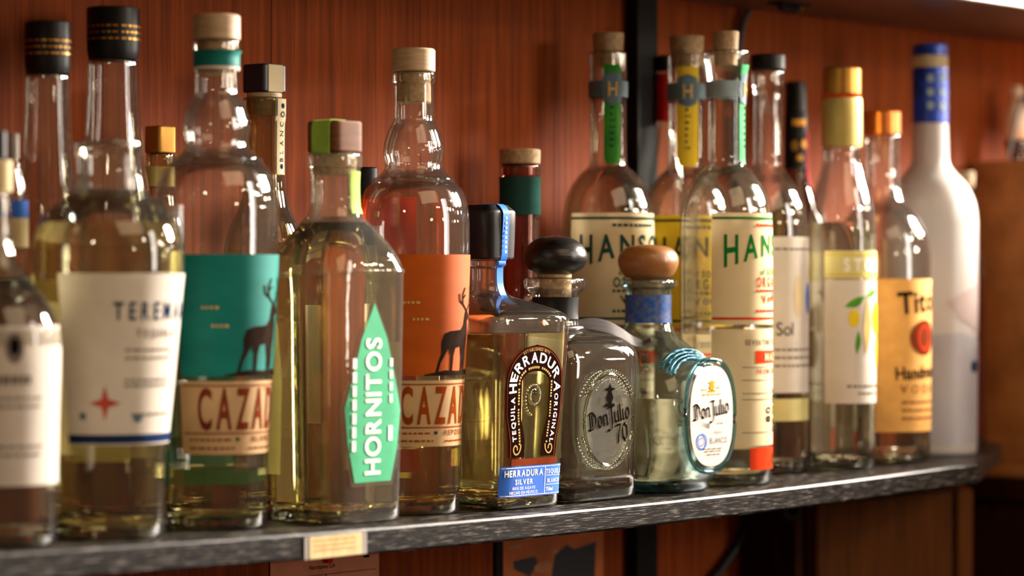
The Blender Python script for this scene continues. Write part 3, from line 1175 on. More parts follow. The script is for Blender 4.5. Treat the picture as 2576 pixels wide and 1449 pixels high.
W.dashes('small_print', lb, [(-150 * kk, 20 * kk, B.z(q)) for q in (1000, 1020, 1120, 1140)], 'ink_soft', seed=3, h=6 * kk)

# 5 slim bottle behind it
B = Bottle('small_bottle', 'slim clear bottle with grey cap and blue band behind the cream-labelled bottle', 34, 0.118, group=GR)
B.body([(13, 396), (13, 396), (16, 420), (24, 448), (32, 480), (35, 520), (35, 560), (35, 1335)], 'glass')
B.part('cap', [(12, 336), (14, 340), (14, 340), (14, 398), (14, 398), (13, 400)], 'grey_cap')
B.sleeve('blue_label', 505, 548, 'blue_print', off=.0006)
B.sleeve('cream_label', 549, 622, 'paper_cream', off=.0006)
B.sleeve('lower_label', 700, 1100, 'paper', off=.0006)
B.liquid(640, 'liq_clear')
B.thickbase()

# 6, 7 two tall necks with black caps at the wall
for px, top, sidec, lab in ((120, 56, 0, 'tall clear bottle with gold-lettered black cap, the lower of two'),
                            (285, 20, 1, 'tall clear bottle with gold-lettered black cap, behind the broad round bottle')):
    B = Bottle('tall_bottle', lab, px, 0.155, group=GR)
    d = top - 20
    w = 0.87 if d else 1.0
    B.body([(62 * w, 152 + d), (62 * w, 152 + d), (64 * w, 158 + d), (66 * w, 230 + d), (72 * w, 330 + d), (82 * w, 430 + d), (95 * w, 520 + d), (106, 620 + d), (112, 720 + d), (114, 1320)], 'glass')
    cp_ = B.part('cap', [(62 * w, 20 + d), (67 * w, 23 + d), (67 * w, 23 + d), (66 * w, 128 + d), (62 * w, 150 + d), (62 * w, 150 + d), (60 * w, 152 + d)], 'black_cap')
    z0, z1 = B.z(100 + d), B.z(62 + d)
    rr = 67.5 * w * B.k
    Lc = Lab(B.root, lambda u, z, off, rr=rr: Vector(((rr + off) * math.cos(4.71 + u / rr), (rr + off) * math.sin(4.71 + u / rr), z)))
    for i in range(5):
        u0 = (-1.9 + i * .75) * rr
        Lc.dashes('gold_lettering', cp_, [(u0, u0 + .012, B.z(q + d)) for q in (72, 88, 104)], 'gold', .0004, 20 + i, 9 * B.k * .6, (.0015, .004))
    B.liquid(760, 'liq_amber')
    B.sleeve('body_label', 800, 1120, 'paper_cream', off=.0005, phi0=190, phi1=350)
    B.thickbase()

# 8 gold square-capped small bottle
B = Bottle('small_bottle', 'small dark olive bottle with a square gold cap at the wall', 403, 0.168, group=GR)
B.body([(33, 386), (33, 386), (36, 392), (36, 480), (40, 510), (58, 560), (62, 600), (62, 1290)], 'glass_olive')
B.part('cap', [(36, 318, 7), (38, 321, 7), (38, 321, 7), (38, 383, 7), (38, 383, 7), (36, 386, 7)], 'gold')
B.sleeve('neck_label', 420, 470, 'gold_foil', off=.0005)
B.liquid(620, 'liq_amber')
B.thickbase()

# 9 long-necked bottle with square navy cap and paper strip
B = Bottle('long_neck_bottle', 'long-necked olive glass bottle with square navy cap and paper strip', 665, 0.150, group=GR)
B.body([(50, 246), (50, 246), (54, 250), (54, 292), (51, 300), (50, 430), (53, 480), (64, 522), (84, 566), (100, 620), (105, 680), (105, 1290)], 'glass_olive')
st = B.part('cap', [(50, 163, 9), (53, 167, 9), (53, 167, 9), (53, 230, 9), (53, 230, 9), (50, 234, 9)], 'navy_cap')
a_, b_ = B.half(53, 9, 1)
link('cap_strip', box(-a_ * .62, a_ * .62, -b_ - .0004, -b_ + .0004, B.z(233), B.z(165), .0001), 'paper_cream', st)
B.part('stopper_plug', [(44, 235), (44, 235), (44, 290), (44, 290)], 'pale_wood', st)
W = B.wrap(283, B.z(350))
kk = B.k
lb = W.patch('paper_strip', B.root, -22 * kk, 22 * kk, B.z(440), B.z(250), 'paper_cream', .0005, 6)
W.poly('strip_border', lb, [rect(-21 * kk, -18 * kk, B.z(439), B.z(251)), rect(18 * kk, 21 * kk, B.z(439), B.z(251))], 'navy')
W.text('lettering', lb, 'BLANCO', 7 * kk, B.z(345), 14 * kk, 'navy', 1.0, 'b', 0.7, rot=math.pi / 2)
for q in (268, 420):
    W.poly('star_mark', lb, [ell(0, B.z(q), 7 * kk, 7 * kk, 8)], 'navy')
B.liquid(700, 'liq_clear')
B.sleeve('body_label', 760, 1100, 'paper', off=.0005, phi0=200, phi1=340)
B.thickbase()

# 10 faceted square bottle with mint diamond label
B = Bottle('tequila_bottle', 'square moulded glass bottle with a long mint-green diamond label', 842, 0.058, group=GR)
B.body([(64, 386), (64, 386), (69, 390), (69, 418), (63, 428), (61, 470), (63, 520), (72, 545), (72, 545), (100, 575, 2.6), (135, 612, 3.4), (162, 652, 4.5), (173, 682, 5.5), (173, 682, 5.5), (172, 760, 6), (168, 1000, 6), (160, 1320, 6)], 'glass_relief', seg=96)
B.part('shoulder_ridge', [(172.5, 676, 5.4), (176, 682, 5.6), (172.8, 690, 5.7)], 'glass_relief', seg=96, cap=False)
st = B.part('stopper', [(65, 306, 5), (68, 311, 5), (68, 311, 5), (68, 380, 5), (68, 380, 5), (66, 384, 5)], 'brown_cap')
B.part('stopper_plug', [(54, 385), (54, 385), (54, 440), (54, 440)], 'cork', st)
a_, b_ = B.half(68, 5, 1)
# lime paper seal over the stopper, down both sides of the neck
zs = [B.z(q) for q in (300, 384, 392, 420, 470, 540)]
pts = [(-a_ - .0007, -.002, B.z(390)), (-a_ - .0007, -.002, B.z(320)), (-a_ * .97, -.002, B.z(306)), (-a_ * .8, -.002, B.z(304)), (0, -.002, B.z(304)), ]
link('paper_seal', ribbon(pts, .016, .0005, (0, 1, 0)), 'lime', st)
W = B.wrap(287, B.z(480))
kk = B.k
W.patch('neck_seal', B.root, -26 * kk, 26 * kk, B.z(538), B.z(432), 'lime', .0006, 8)
B.liquid(560, 'liq_pale', .0009)
B.thickbase('thick', .0085)
Lf = B.flat()
kk = B.k
fk = kk / 0.657
dia = [(0, B.z(762)), (38 * fk, B.z(870)), (64 * fk, B.z(1010)), (92 * fk, B.z(1062)), (62 * fk, B.z(1190)), (50 * fk, B.z(1212)), (-50 * fk, B.z(1212)), (-62 * fk, B.z(1190)), (-92 * fk, B.z(1050)), (-62 * fk, B.z(980)), (-36 * fk, B.z(860))]
dia = [(0, B.z(762)), (34 * fk, B.z(850)), (66 * fk, B.z(990)), (74 * fk, B.z(1030)), (66 * fk, B.z(1120)), (48 * fk, B.z(1206)), (-48 * fk, B.z(1206)), (-66 * fk, B.z(1110)), (-74 * fk, B.z(1020)), (-62 * fk, B.z(970)), (-34 * fk, B.z(850))]
dia = [(p[0] * .88, p[1]) for p in dia]
rim = [(p[0] * 1.14, B.z(1000) + (p[1] - B.z(1000)) * 1.05) for p in dia]
Lf.poly('label_panel', B.root, [rim], 'glass_relief', .0006, .006)
lb = Lf.poly('label', B.root, [dia], 'mint', .0010, .006)
lb['label'] = 'mint green pointed label with white letters'
Lf.text('lettering', lb, 'HORNITOS', 15 * fk, B.z(1018), 34 * fk, 'ink_white', 1.24 * .657, 'b', 0.18, off=.0014, rot=math.pi / 2)
o = Lf.poly('small_print', lb, [rect(-50 * fk, -42 * fk, B.z(1128 - i * 34), B.z(1128 - i * 34 - 26)) for i in range(7)] + [rect(36 * fk, 43 * fk, B.z(1010 - i * 30), B.z(1010 - i * 30 - 20)) for i in range(4)] + [rect(34 * fk, 44 * fk, B.z(1105), B.z(1068))], 'ink_white', .0014)
o['kind'] = 'stuff'
# back label, seen from inside
def backfn(u, z, off, B=B):
    a, b, p = B.prof(z)
    return Vector((-a - off, u, z))
Lb = Lab(B.root, backfn)
Lb.poly('side_label', B.root, [[(.021, B.z(735)), (.027, B.z(800)), (.031, B.z(880)), (.031, B.z(1190)), (.016, B.z(1190)), (.013, B.z(960)), (.016, B.z(830))]], 'paper_straw', .0006, .006)
def backfn(u, z, off, B=B):
    a, b, p = B.prof(z)
    return Vector((u, b + off, z))
Lb = Lab(B.root, backfn)
Lb.patch('back_label', B.root, -.024, .024, B.z(1185), B.z(860), 'paper_cream', .0006, 4, 2)

# 11 small black capped bottle
B = Bottle('small_bottle', 'small bottle with plain black cap behind the moulded square bottle', 922, 0.155, group=GR)
B.body([(26, 505), (26, 505), (28, 512), (30, 560), (52, 620), (62, 680), (62, 1270)], 'glass')
B.part('cap', [(26, 421), (29, 424), (29, 424), (29, 504), (29, 504), (27, 507)], 'black_cap')
B.liquid(640, 'liq_amber')
B.sleeve('body_label', 760, 1050, 'paper', off=.0005, phi0=180, phi1=350)
B.thickbase()

# 12 corked bottle with dark green sleeve
B = Bottle('liquor_bottle', 'amber glass bottle with cork stopper and dark green neck sleeve at the wall', 1308, 0.158, group=GR)
B.body([(48, 415), (48, 415), (51, 419), (51, 440), (49, 450), (49, 700), (55, 750), (78, 800), (98, 850), (102, 900), (102, 1245)], 'glass_amber')
st = B.part('stopper', [(49, 376), (52, 379), (52, 379), (51, 410), (51, 410), (49, 413)], 'cork')
B.part('stopper_plug', [(38, 414), (38, 414), (38, 446), (38, 446)], 'cork', st)
B.sleeve('neck_sleeve', 446, 541, 'ink_pine', off=.0009)
B.liquid(860, 'liq_amber')
B.sleeve('body_label', 900, 1150, 'paper_cream', off=.0005, phi0=200, phi1=340)
B.thickbase()

# 13 square bottle with horseshoe label
B = Bottle('tequila_bottle', 'square glass bottle with black cap and dark horseshoe label', 1226, 0.070, group=GR)
RA = 0.86
B.body([(45, 654), (45, 654), (48, 658), (48, 668), (41, 676), (41, 676), (40.5, 706), (44, 726), (56, 742, 2.3), (92, 754, 3.5, RA), (142, 768, 6, RA), (186, 784, 8, RA), (200, 794, 8, RA), (205, 808, 8, RA), (204, 830, 8, RA), (190, 1030, 8, RA), (174, 1262, 8, RA), (170, 1300, 8, RA)], 'glass', seg=112)
cp_ = B.part('cap', [(50, 516, 4), (68, 530, 4), (68, 530, 4), (71, 537, 4), (67, 648, 4), (67, 648, 4), (64, 652, 4)], 'black_cap', seg=48, smooth=25)
B.liquid(836, 'liq_pale', .0009)
B.thickbase('thick', .0085)
a_, b_ = B.half(70, 4, 1)
kk = B.k
bs = B.prof(B.z(770))[1]
pts = [(0, .004, B.z(514)), (0, -b_ * .70, B.z(515)), (0, -b_ * .98, B.z(527)), (0, -b_ - .0012, B.z(540)), (0, -b_ * .97 - .0006, B.z(600)), (0, -b_ * .955, B.z(648)), (0, -b_ * .72, B.z(668)), (0, -b_ * .70, B.z(690)),
       (0, -b_ * .72, B.z(715)), (0, -b_ * .9, B.z(742)), (0, -b_ * 1.2, B.z(758)), (0, -b_ * 1.5, B.z(764))]
bl = link('paper_strip', ribbon(crom(pts, 4), .0066, .0005, (1, 0, 0)), 'blue_strip', B.root)
Ls = Lab(B.root, lambda u, z, off, B=B, b_=b_: Vector((u, -b_ * (.955 + .045 * (z - B.z(648)) / (B.z(540) - B.z(648))) - .0012 - off, z)))
Ls.poly('strip_print', bl, [rect(-.0009, .0009, B.z(553 + i * 12), B.z(553 + i * 12 - 7)) for i in range(8)], 'ink_white', .0004, 1)
link('strip_knot', box(-.0055, .0035, -b_ * .72 - .003, -b_ * .72 + .0005, B.z(668), B.z(655), .0012, 2), 'blue_strip', B.root)

Lf = B.flat()
fk = kk / 0.657
# horseshoe: centre column, top row 868, bottom 1142
zc = B.z(962)
def shoe(w, top, ins, foot):
    pts = []
    n = 22
    for i in range(n + 1):                      # left foot up, over, down to right foot
        t = i / n
        a = math.pi * (1 - t)
        pts.append((w * math.cos(a), zc + (top - zc) * max(0, math.sin(a)) ** 0.9))
    L_ = [(-foot, B.z(1142)), (-foot * 1.03, B.z(1100)), (-w * .97, B.z(1040))]
    R_ = [(w * .97, B.z(1040)), (foot * 1.03, B.z(1100)), (foot, B.z(1142))]
    return L_ + pts + R_
outer = shoe(70 * fk, B.z(866), 0, 58 * fk)
inner = shoe(34 * fk, B.z(930), 0, 20 * fk)
quads = []
for i in range(len(outer) - 1):
    quads.append([outer[i], outer[i + 1], inner[i + 1], inner[i]])
UO = -4 * fk
sh = lambda pl, du=UO: [[(a + du, b) for a, b in q] for q in pl]
lb = Lf.poly('horseshoe_label', B.root, sh(quads), 'maroon', .0010, .006)
lb['label'] = 'dark maroon horseshoe label with pale letters'
# top tab of the label
Lf.poly('label_tab', lb, sh([[(-40 * fk, B.z(893)), (-26 * fk, B.z(874)), (0, B.z(864)), (26 * fk, B.z(874)), (40 * fk, B.z(893)), (0, B.z(905))]]), 'maroon', .0011, .004)
def mkpath(w, top):
    pl = [Vector(q) for q in shoe(w, top, 0, w * .80)]
    ln = [0]
    for a, b in zip(pl, pl[1:]):
        ln.append(ln[-1] + (b - a).length)
    def path(s):
        s = max(0, min(ln[-1] - 1e-6, s))
        for i in range(len(ln) - 1):
            if ln[i] <= s <= ln[i + 1]:
                t = (s - ln[i]) / max(1e-9, ln[i + 1] - ln[i])
                p = pl[i].lerp(pl[i + 1], t)
                i0, i1 = max(i - 1, 0), min(i + 2, len(pl) - 1)
                d = pl[i1] - pl[i0]
                return p.x + UO, p.y, math.atan2(d.y, d.x)
    return path, ln[-1]
pth, ln = mkpath(47 * fk, B.z(908))
Lf.along('lettering', lb, 'HERRADURA', pth, 24 * kk, 'ink_white', 1.0, 'b', .22, .0012, center=ln * .5)
pth2, ln2 = mkpath(50 * fk, B.z(903))
Lf.along('lettering', lb, 'TEQUILA', pth2, 13 * kk, 'ink_white', 1.1, 'b', .35, .0012, center=ln2 * .165)
Lf.along('lettering', lb, 'ORIGINAL', pth2, 13 * kk, 'ink_white', 1.1, 'b', .35, .0012, center=ln2 * .835)
pth3, ln3 = mkpath(38.5 * fk, B.z(923))
pl = []
for i in range(64):
    if i % 7 == 6:
        continue
    a, b = pth3(ln3 * (.06 + .88 * i / 64)), pth3(ln3 * (.06 + .88 * (i + .62) / 64))
    h_ = 5.5 * kk
    pl.append([(a[0], a[1]), (b[0], b[1]), (b[0] - math.sin(b[2]) * h_, b[1] + math.cos(b[2]) * h_), (a[0] - math.sin(a[2]) * h_, a[1] + math.cos(a[2]) * h_)])
o = Lf.poly('small_print', lb, pl, 'ink_tan', .0012)
o['kind'] = 'stuff'
pth4, ln4 = mkpath(64 * fk, B.z(879))
Lf.along('small_lettering', lb, 'ESTABLISHED 1870', pth4, 7 * kk, 'ink_tan', 1.0, 'r', .3, .0012, center=ln4 * .5)
# edge line
qs = []
p5, l5 = mkpath(67 * fk, B.z(871))
for i in range(80):
    a, b = p5(l5 * i / 80), p5(l5 * (i + 1) / 80)
    n1 = Vector((-math.sin(a[2]), math.cos(a[2]))) * .0004
    n2_ = Vector((-math.sin(b[2]), math.cos(b[2]))) * .0004
    qs.append([(a[0] - n1.x, a[1] - n1.y), (b[0] - n2_.x, b[1] - n2_.y), (b[0] + n2_.x, b[1] + n2_.y), (a[0] + n1.x, a[1] + n1.y)])
Lf.poly('edge_line', lb, qs, 'ink_brown', .0012)
# scrolls at the feet
def scroll(cx, cz, r, m):
    pl = [(cx + m * r * (.2 + .8 * t) * math.cos(6.5 * t), cz + r * 1.3 * (.2 + .8 * t) * math.sin(6.5 * t) + r * .5 * t) for t in [i / 22 for i in range(23)]]
    out = []
    for a, b in zip(pl, pl[1:]):
        a, b = Vector(a), Vector(b)
        n = Vector((-(b - a).y, (b - a).x)).normalized() * .0005
        out.append([tuple(a - n), tuple(a + n), tuple(b + n), tuple(b - n)])
    return out
for q in (-1, 1):
    Lf.poly('scroll_print', lb, scroll(q * 41 * fk + UO, B.z(1124), 11 * fk, -q), 'ink_tan', .0012)
# moulded figure in the glass inside the shoe
R = random.Random(7)
def bead(c, r):
    bm = bmesh.new()
    bmesh.ops.create_icosphere(bm, subdivisions=2, radius=r, matrix=Matrix.Translation(c))
    return bm
def beads(pts, name, m, parent):
    v, f = [], []
    for c, r in pts:
        bm = bead(Vector(c), r)
        bm.verts.index_update()
        n = len(v)
        v += [tuple(q.co) for q in bm.verts]
        f += [tuple(q.index + n for q in p.verts) for p in bm.faces]
        bm.free()
    o = link(name, mesh(name, v, f, 60), m, parent)
    o['kind'] = 'stuff'
    return o
bb = []
for i in range(46):
    t = i / 46
    a = t * 11
    rr = (.0015 + .0085 * t)
    u, z = UO + rr * math.cos(a), B.z(985) + rr * 1.15 * math.sin(a) - .004 * t
    bb.append((Lf.fn(u, z, -.0003), .0012))
beads(bb, 'moulded_emblem', 'thick', B.root)
# blue bottom label
zb0, zb1 = B.z(1240), B.z(1164)
bl = Lf.patch('blue_label', B.root, -72 * fk + UO, 76 * fk, zb0, zb1, 'blue_print', .0010, 8, 2)
Lf.text('lettering', bl, 'HERRADURA', -22 * fk, zb0 + 51 * kk, 15 * kk, 'ink_white', .92, 'b', .25, .0012)
Lf.text('lettering', bl, 'SILVER', -22 * fk, zb0 + 31 * kk, 12 * kk, 'ink_white', 1.0, 'b', .3, .0012)
Lf.text('lettering', bl, '100% DE AGAVE', -22 * fk, zb0 + 18 * kk, 7 * kk, 'ink_white', 1.0, 'r', .3, .0012)
Lf.text('lettering', bl, 'HECHO EN MEXICO', -22 * fk, zb0 + 7 * kk, 7 * kk, 'ink_white', 1.0, 'r', .3, .0012)
Lf.text('lettering', bl, 'TEQUILA', 52 * fk, zb0 + 53 * kk, 11 * kk, 'ink_white', .75, 'b', .3, .0012)
Lf.text('lettering', bl, 'BLANCO', 52 * fk, zb0 + 31 * kk, 9 * kk, 'ink_white', .75, 'b', .3, .0012)
Lf.text('lettering', bl, '750ml', 42 * fk, zb0 + 10 * kk, 9 * kk, 'ink_white', .7, 'b', .2, .0012)
Lf.poly('ruled_lines', bl, [rect(29 * fk, 30.5 * fk, zb0 + 4 * kk, zb1 - 4 * kk), rect(33 * fk, 70 * fk, zb0 + 48 * kk, zb0 + 49.5 * kk), rect(33 * fk, 70 * fk, zb0 + 25 * kk, zb0 + 26.5 * kk),
                           rect(-74 * fk, 74 * fk, zb1 - 4.5 * kk, zb1 - 3 * kk), rect(-74 * fk, 74 * fk, zb0 + 3 * kk, zb0 + 4.5 * kk)], 'ink_white', .0012)
Lf.poly('copper_band', B.root, [rect(-54 * fk, 60 * fk, B.z(1163), B.z(1146))], 'ink_brown', .0008)
# back label with bar code
def backfn(u, z, off, B=B):
    a, b, p = B.prof(z)
    return Vector((u, b + off, z))
Lb = Lab(B.root, backfn)
bk = Lb.patch('back_label', B.root, -.030, .030, B.z(1200), B.z(930), 'paper_straw', .0006, 4, 2)
Lb.poly('bar_code', bk, [rect(-.020 + i * .0012, -.020 + i * .0012 + R.choice((.0005, .0008)), B.z(1165), B.z(1100)) for i in range(12)], 'ink', .0003)

# 14 bottle with black knob and metal leaf
B = Bottle('tequila_bottle', 'square glass bottle with black wooden knob and embossed black lettering', 1397, 0.079, group=GR)
RA = 0.90
B.body([(72, 698), (72, 698), (80, 703), (81, 712), (79, 724), (68, 734), (60, 742), (57, 752), (56, 795), (60, 818), (60, 818), (84, 832, 2.6), (132, 840, 4, RA), (172, 852, 5.5, RA), (198, 874, 6, RA), (209, 905, 6, RA), (211, 950, 6.5, RA), (208, 1100, 7, RA), (203, 1192, 7, RA), (203, 1192, 7, RA), (200, 1200, 7, RA), (199, 1290, 7, RA)], 'glass', seg=112)
st = B.part('knob', [(10, 593), (38, 598), (62, 611), (77, 630), (81, 645), (79, 660), (68, 676), (48, 687), (40, 690)], 'black_knob', seg=48)
B.part('knob_plug', [(41, 690), (41, 690), (40, 780), (40, 780)], 'cork', st)
B.sleeve('neck_band', 747, 802, 'black_cap', off=.0005)
B.liquid(1192, 'liq_clear', .0009)
B.thickbase('thick', .0085)
kk = B.k
fk = kk / .657
Lf = B.flat()
# moulded oval panel ring and beads
Lf.poly('oval_panel', B.root, [ell(0, B.z(1050), 60 * fk, 110 * kk, 40)], 'glass_panel', .0006, .006)
ov = [(UU * 62 * fk, B.z(1050) + VV * 112 * kk) for UU, VV in ell(0, 0, 1, 1, 60)]
link('moulded_oval', tube([Lf.fn(a, b, .0003) for a, b in ov], .0011, 6, closed=True), 'thick', B.root)
bd = [(Lf.fn(UU * 69 * fk, B.z(1050) + VV * 122 * kk, .0002), .0012) for UU, VV in ell(0, 0, 1, 1, 70) if VV > .45 or VV < -.3]
bd += [(Lf.fn(UU * 52 * fk, B.z(1050) + VV * 100 * kk, .0002), .0010) for UU, VV in ell(0, 0, 1, 1, 60) if VV > .7]
beads(bd, 'moulded_beads', 'thick', B.root)
Lf.text('lettering', B.root, 'DonJulio', 2 * fk, B.z(1062), 29 * kk, 'ink', nib=True, nibw=.26, off=.0010, rot=math.radians(10))
Lf.text('lettering', B.root, '70', 36 * fk, B.z(1106), 32 * kk, 'ink', nib=True, nibw=.26, off=.0010, rot=math.radians(10))
fig = [[(-3, 0), (-9, 18), (-4, 34), (-14, 40), (-3, 44), (0, 54), (3, 44), (14, 40), (4, 34), (9, 18), (3, 0)], [(-14, -4), (14, -4), (11, 4), (-11, 4)]]
Lf.poly('figure_print', B.root, [[(a * fk, B.z(1014) + b * kk) for a, b in q] for q in fig], 'ink', .0010)
Lf.text('lettering', B.root, '19', -24 * fk, B.z(1010), 18 * kk, 'thick', .8, 'r', off=.0010)
Lf.text('lettering', B.root, '42', 25 * fk, B.z(1006), 18 * kk, 'thick', .8, 'r', off=.0010)
# metal leaf clipped on the neck foot
nr = B.prof(B.z(822))[0] + .001
ring = [(nr * math.cos(2 * math.pi * i / 40), nr * math.sin(2 * math.pi * i / 40), B.z(824)) for i in range(40)]
lt = link('metal_leaf', ribbon(crom([(0, 0, B.z(826)), (.012, 0, B.z(824)), (.020, 0, B.z(826)), (.030, 0, B.z(834)), (.040, 0, B.z(852)), (.048, 0, B.z(868)), (.055, 0, B.z(872)), (.0605, 0, B.z(864))], 5),
      [.005 + .013 * math.sin(min(1, i / 30) * math.pi) ** .6 for i in range(36)], .0013, (0, .84, .54)), 'steel', B.root)
lt.rotation_euler = (0, 0, math.radians(-38))
lt.location = (math.cos(math.radians(-38)) * nr * .55, math.sin(math.radians(-38)) * nr * .55, 0.0022)
link('leaf_ring', tube(ring, .0009, 6, closed=True), 'steel', lt.parent)

# 15 blue green bottle with tan knob and white oval label
B = Bottle('tequila_bottle', 'rounded blue-green glass bottle with tan wooden knob and white oval label', 1631, 0.072, group=GR)
RA = 0.82
B.body([(64, 702), (64, 702), (71, 705), (73, 712), (70, 721), (60, 728), (58, 736), (57, 800), (62, 822), (74, 842), (96, 862, 2.2, .95), (128, 890, 2.6, RA), (165, 932, 3, RA), (186, 975, 3.2, RA), (194, 1030, 3.4, RA), (194, 1085, 3.4, RA), (188, 1140, 3.3, RA), (170, 1188, 3.2, RA), (142, 1224, 3.1, RA), (128, 1236, 3, RA), (124, 1250, 3, RA)], 'glass_blue', seg=96)
st = B.part('knob', [(8, 615), (34, 617), (58, 624), (73, 640), (77, 658), (72, 678), (62, 694), (54, 700)], 'tan_knob', seg=48)
B.part('knob_plug', [(42, 700), (42, 700), (42, 752), (42, 752)], 'cork', st)
B.sleeve('neck_label', 741, 812, 'blue_mottle', off=.0004)
B.liquid(996, 'liq_clear', .0009)
B.thickbase('thick_blue', .0085)
kk = B.k
fk = kk / .657
ZC = B.z(1040)
FB = B.prof(ZC)[1]
# raised oval plateau with its label
Lf = Lab(B.root, lambda u, z, off: Vector((u, -FB - .0042 - off, z)))
v, f = [], []
n = 56
RI = [(1.0, -.0075), (1.0, -.001), (.97, .0), (.93, .0002)]
for (s, o_) in RI:
    for UU, VV in ell(0, 0, 1, 1, n, 2.5):
        v.append(tuple(Lf.fn(UU * 66 * fk * s, ZC + VV * 139 * kk * s, o_)))
for j in range(len(RI) - 1):
    for i in range(n):
        k2 = (i + 1) % n
        f.append((j * n + i, j * n + k2, (j + 1) * n + k2, (j + 1) * n + i))
link('oval_plateau', mesh('oval_plateau', v, f, 50), 'glass_blue', B.root)
link('oval_rim', tube([Lf.fn(UU * 66 * fk, ZC + VV * 139 * kk, -.0008) for UU, VV in ell(0, 0, 1, 1, 60, 2.5)], .0017, 8, closed=True), 'thick_blue', B.root)
lb = Lf.poly('label', B.root, [ell(0, ZC, 57 * fk, 124 * kk, 48, 2.5)], 'paper', .0008, .01)
Lf.text('lettering', lb, 'DonJulio', 0, B.z(1042), 26 * kk, 'ink', nib=True, nibw=.22, off=.0012, rot=math.radians(6))
Lf.poly('figure_print', lb, [[(a * fk * .8, B.z(978) + b * kk * .52) for a, b in q] for q in fig], 'ink_amber', .0012)
Lf.dashes('gold_print', lb, [(-26 * fk, -14 * fk, B.z(976)), (14 * fk, 26 * fk, B.z(972)), (-24 * fk, 24 * fk, B.z(988))], 'ink_tan', .0012, 3, 4 * kk)
Lf.poly('flourish', lb, [[(-34 * fk, B.z(1052) - 4 * i * kk), (-8 * fk, B.z(1062) - 4 * i * kk), (-2 * fk, B.z(1058) - 4 * i * kk), (-8 * fk, B.z(1060) - 4 * i * kk)] for i in range(3)], 'ink', .0012)
qs = []
for (r0, r1) in ((14, 11), (7.5, 6)):
    for i in range(24):
        a0, a1 = 2 * math.pi * i / 24, 2 * math.pi * (i + 1) / 24
        qs.append([(-27 * fk + q * fk * math.cos(w_), B.z(1102) + q * 1.45 * kk * math.sin(w_)) for q, w_ in ((r0, a0), (r0, a1), (r1, a1), (r1, a0))])
Lf.poly('blue_seal', lb, qs, 'blue_print', .0012)
Lf.text('lettering', lb, 'TEQUILA', 16 * fk, B.z(1084), 6 * kk, 'navy', .9, 'r', .3, .0012)
Lf.text('lettering', lb, 'BLANCO', 18 * fk, B.z(1108), 14 * kk, 'navy', .72, 'r', .35, .0012)
Lf.dashes('small_print', lb, [(-26 * fk, 30 * fk, B.z(1122)), (-20 * fk, 26 * fk, B.z(1128)), (-14 * fk, 22 * fk, B.z(1136)), (14 * fk, 30 * fk, B.z(1060))], 'ink_soft', .0012, 5, 2.2 * kk)
bd = []
for ring_ in range(4):
    for i in range(30):
        a = math.radians(38 + 104 * i / 29)
        x_, z_ = math.cos(a), math.sin(a)
        u, z = x_ * (71 + 4 * ring_) * fk, ZC + (z_ ** .6) * (141 + 7 * ring_) * kk
        a2, b2, p2 = B.prof(z)
        if abs(u) < a2 * .985:
            yq = -b2 * max(0, 1 - (abs(u) / a2) ** p2) ** (1 / p2)
            bd.append(((u, min(yq, yq - .0002), z), .0017))
beads(bd, 'moulded_beads', 'thick_blue', B.root)

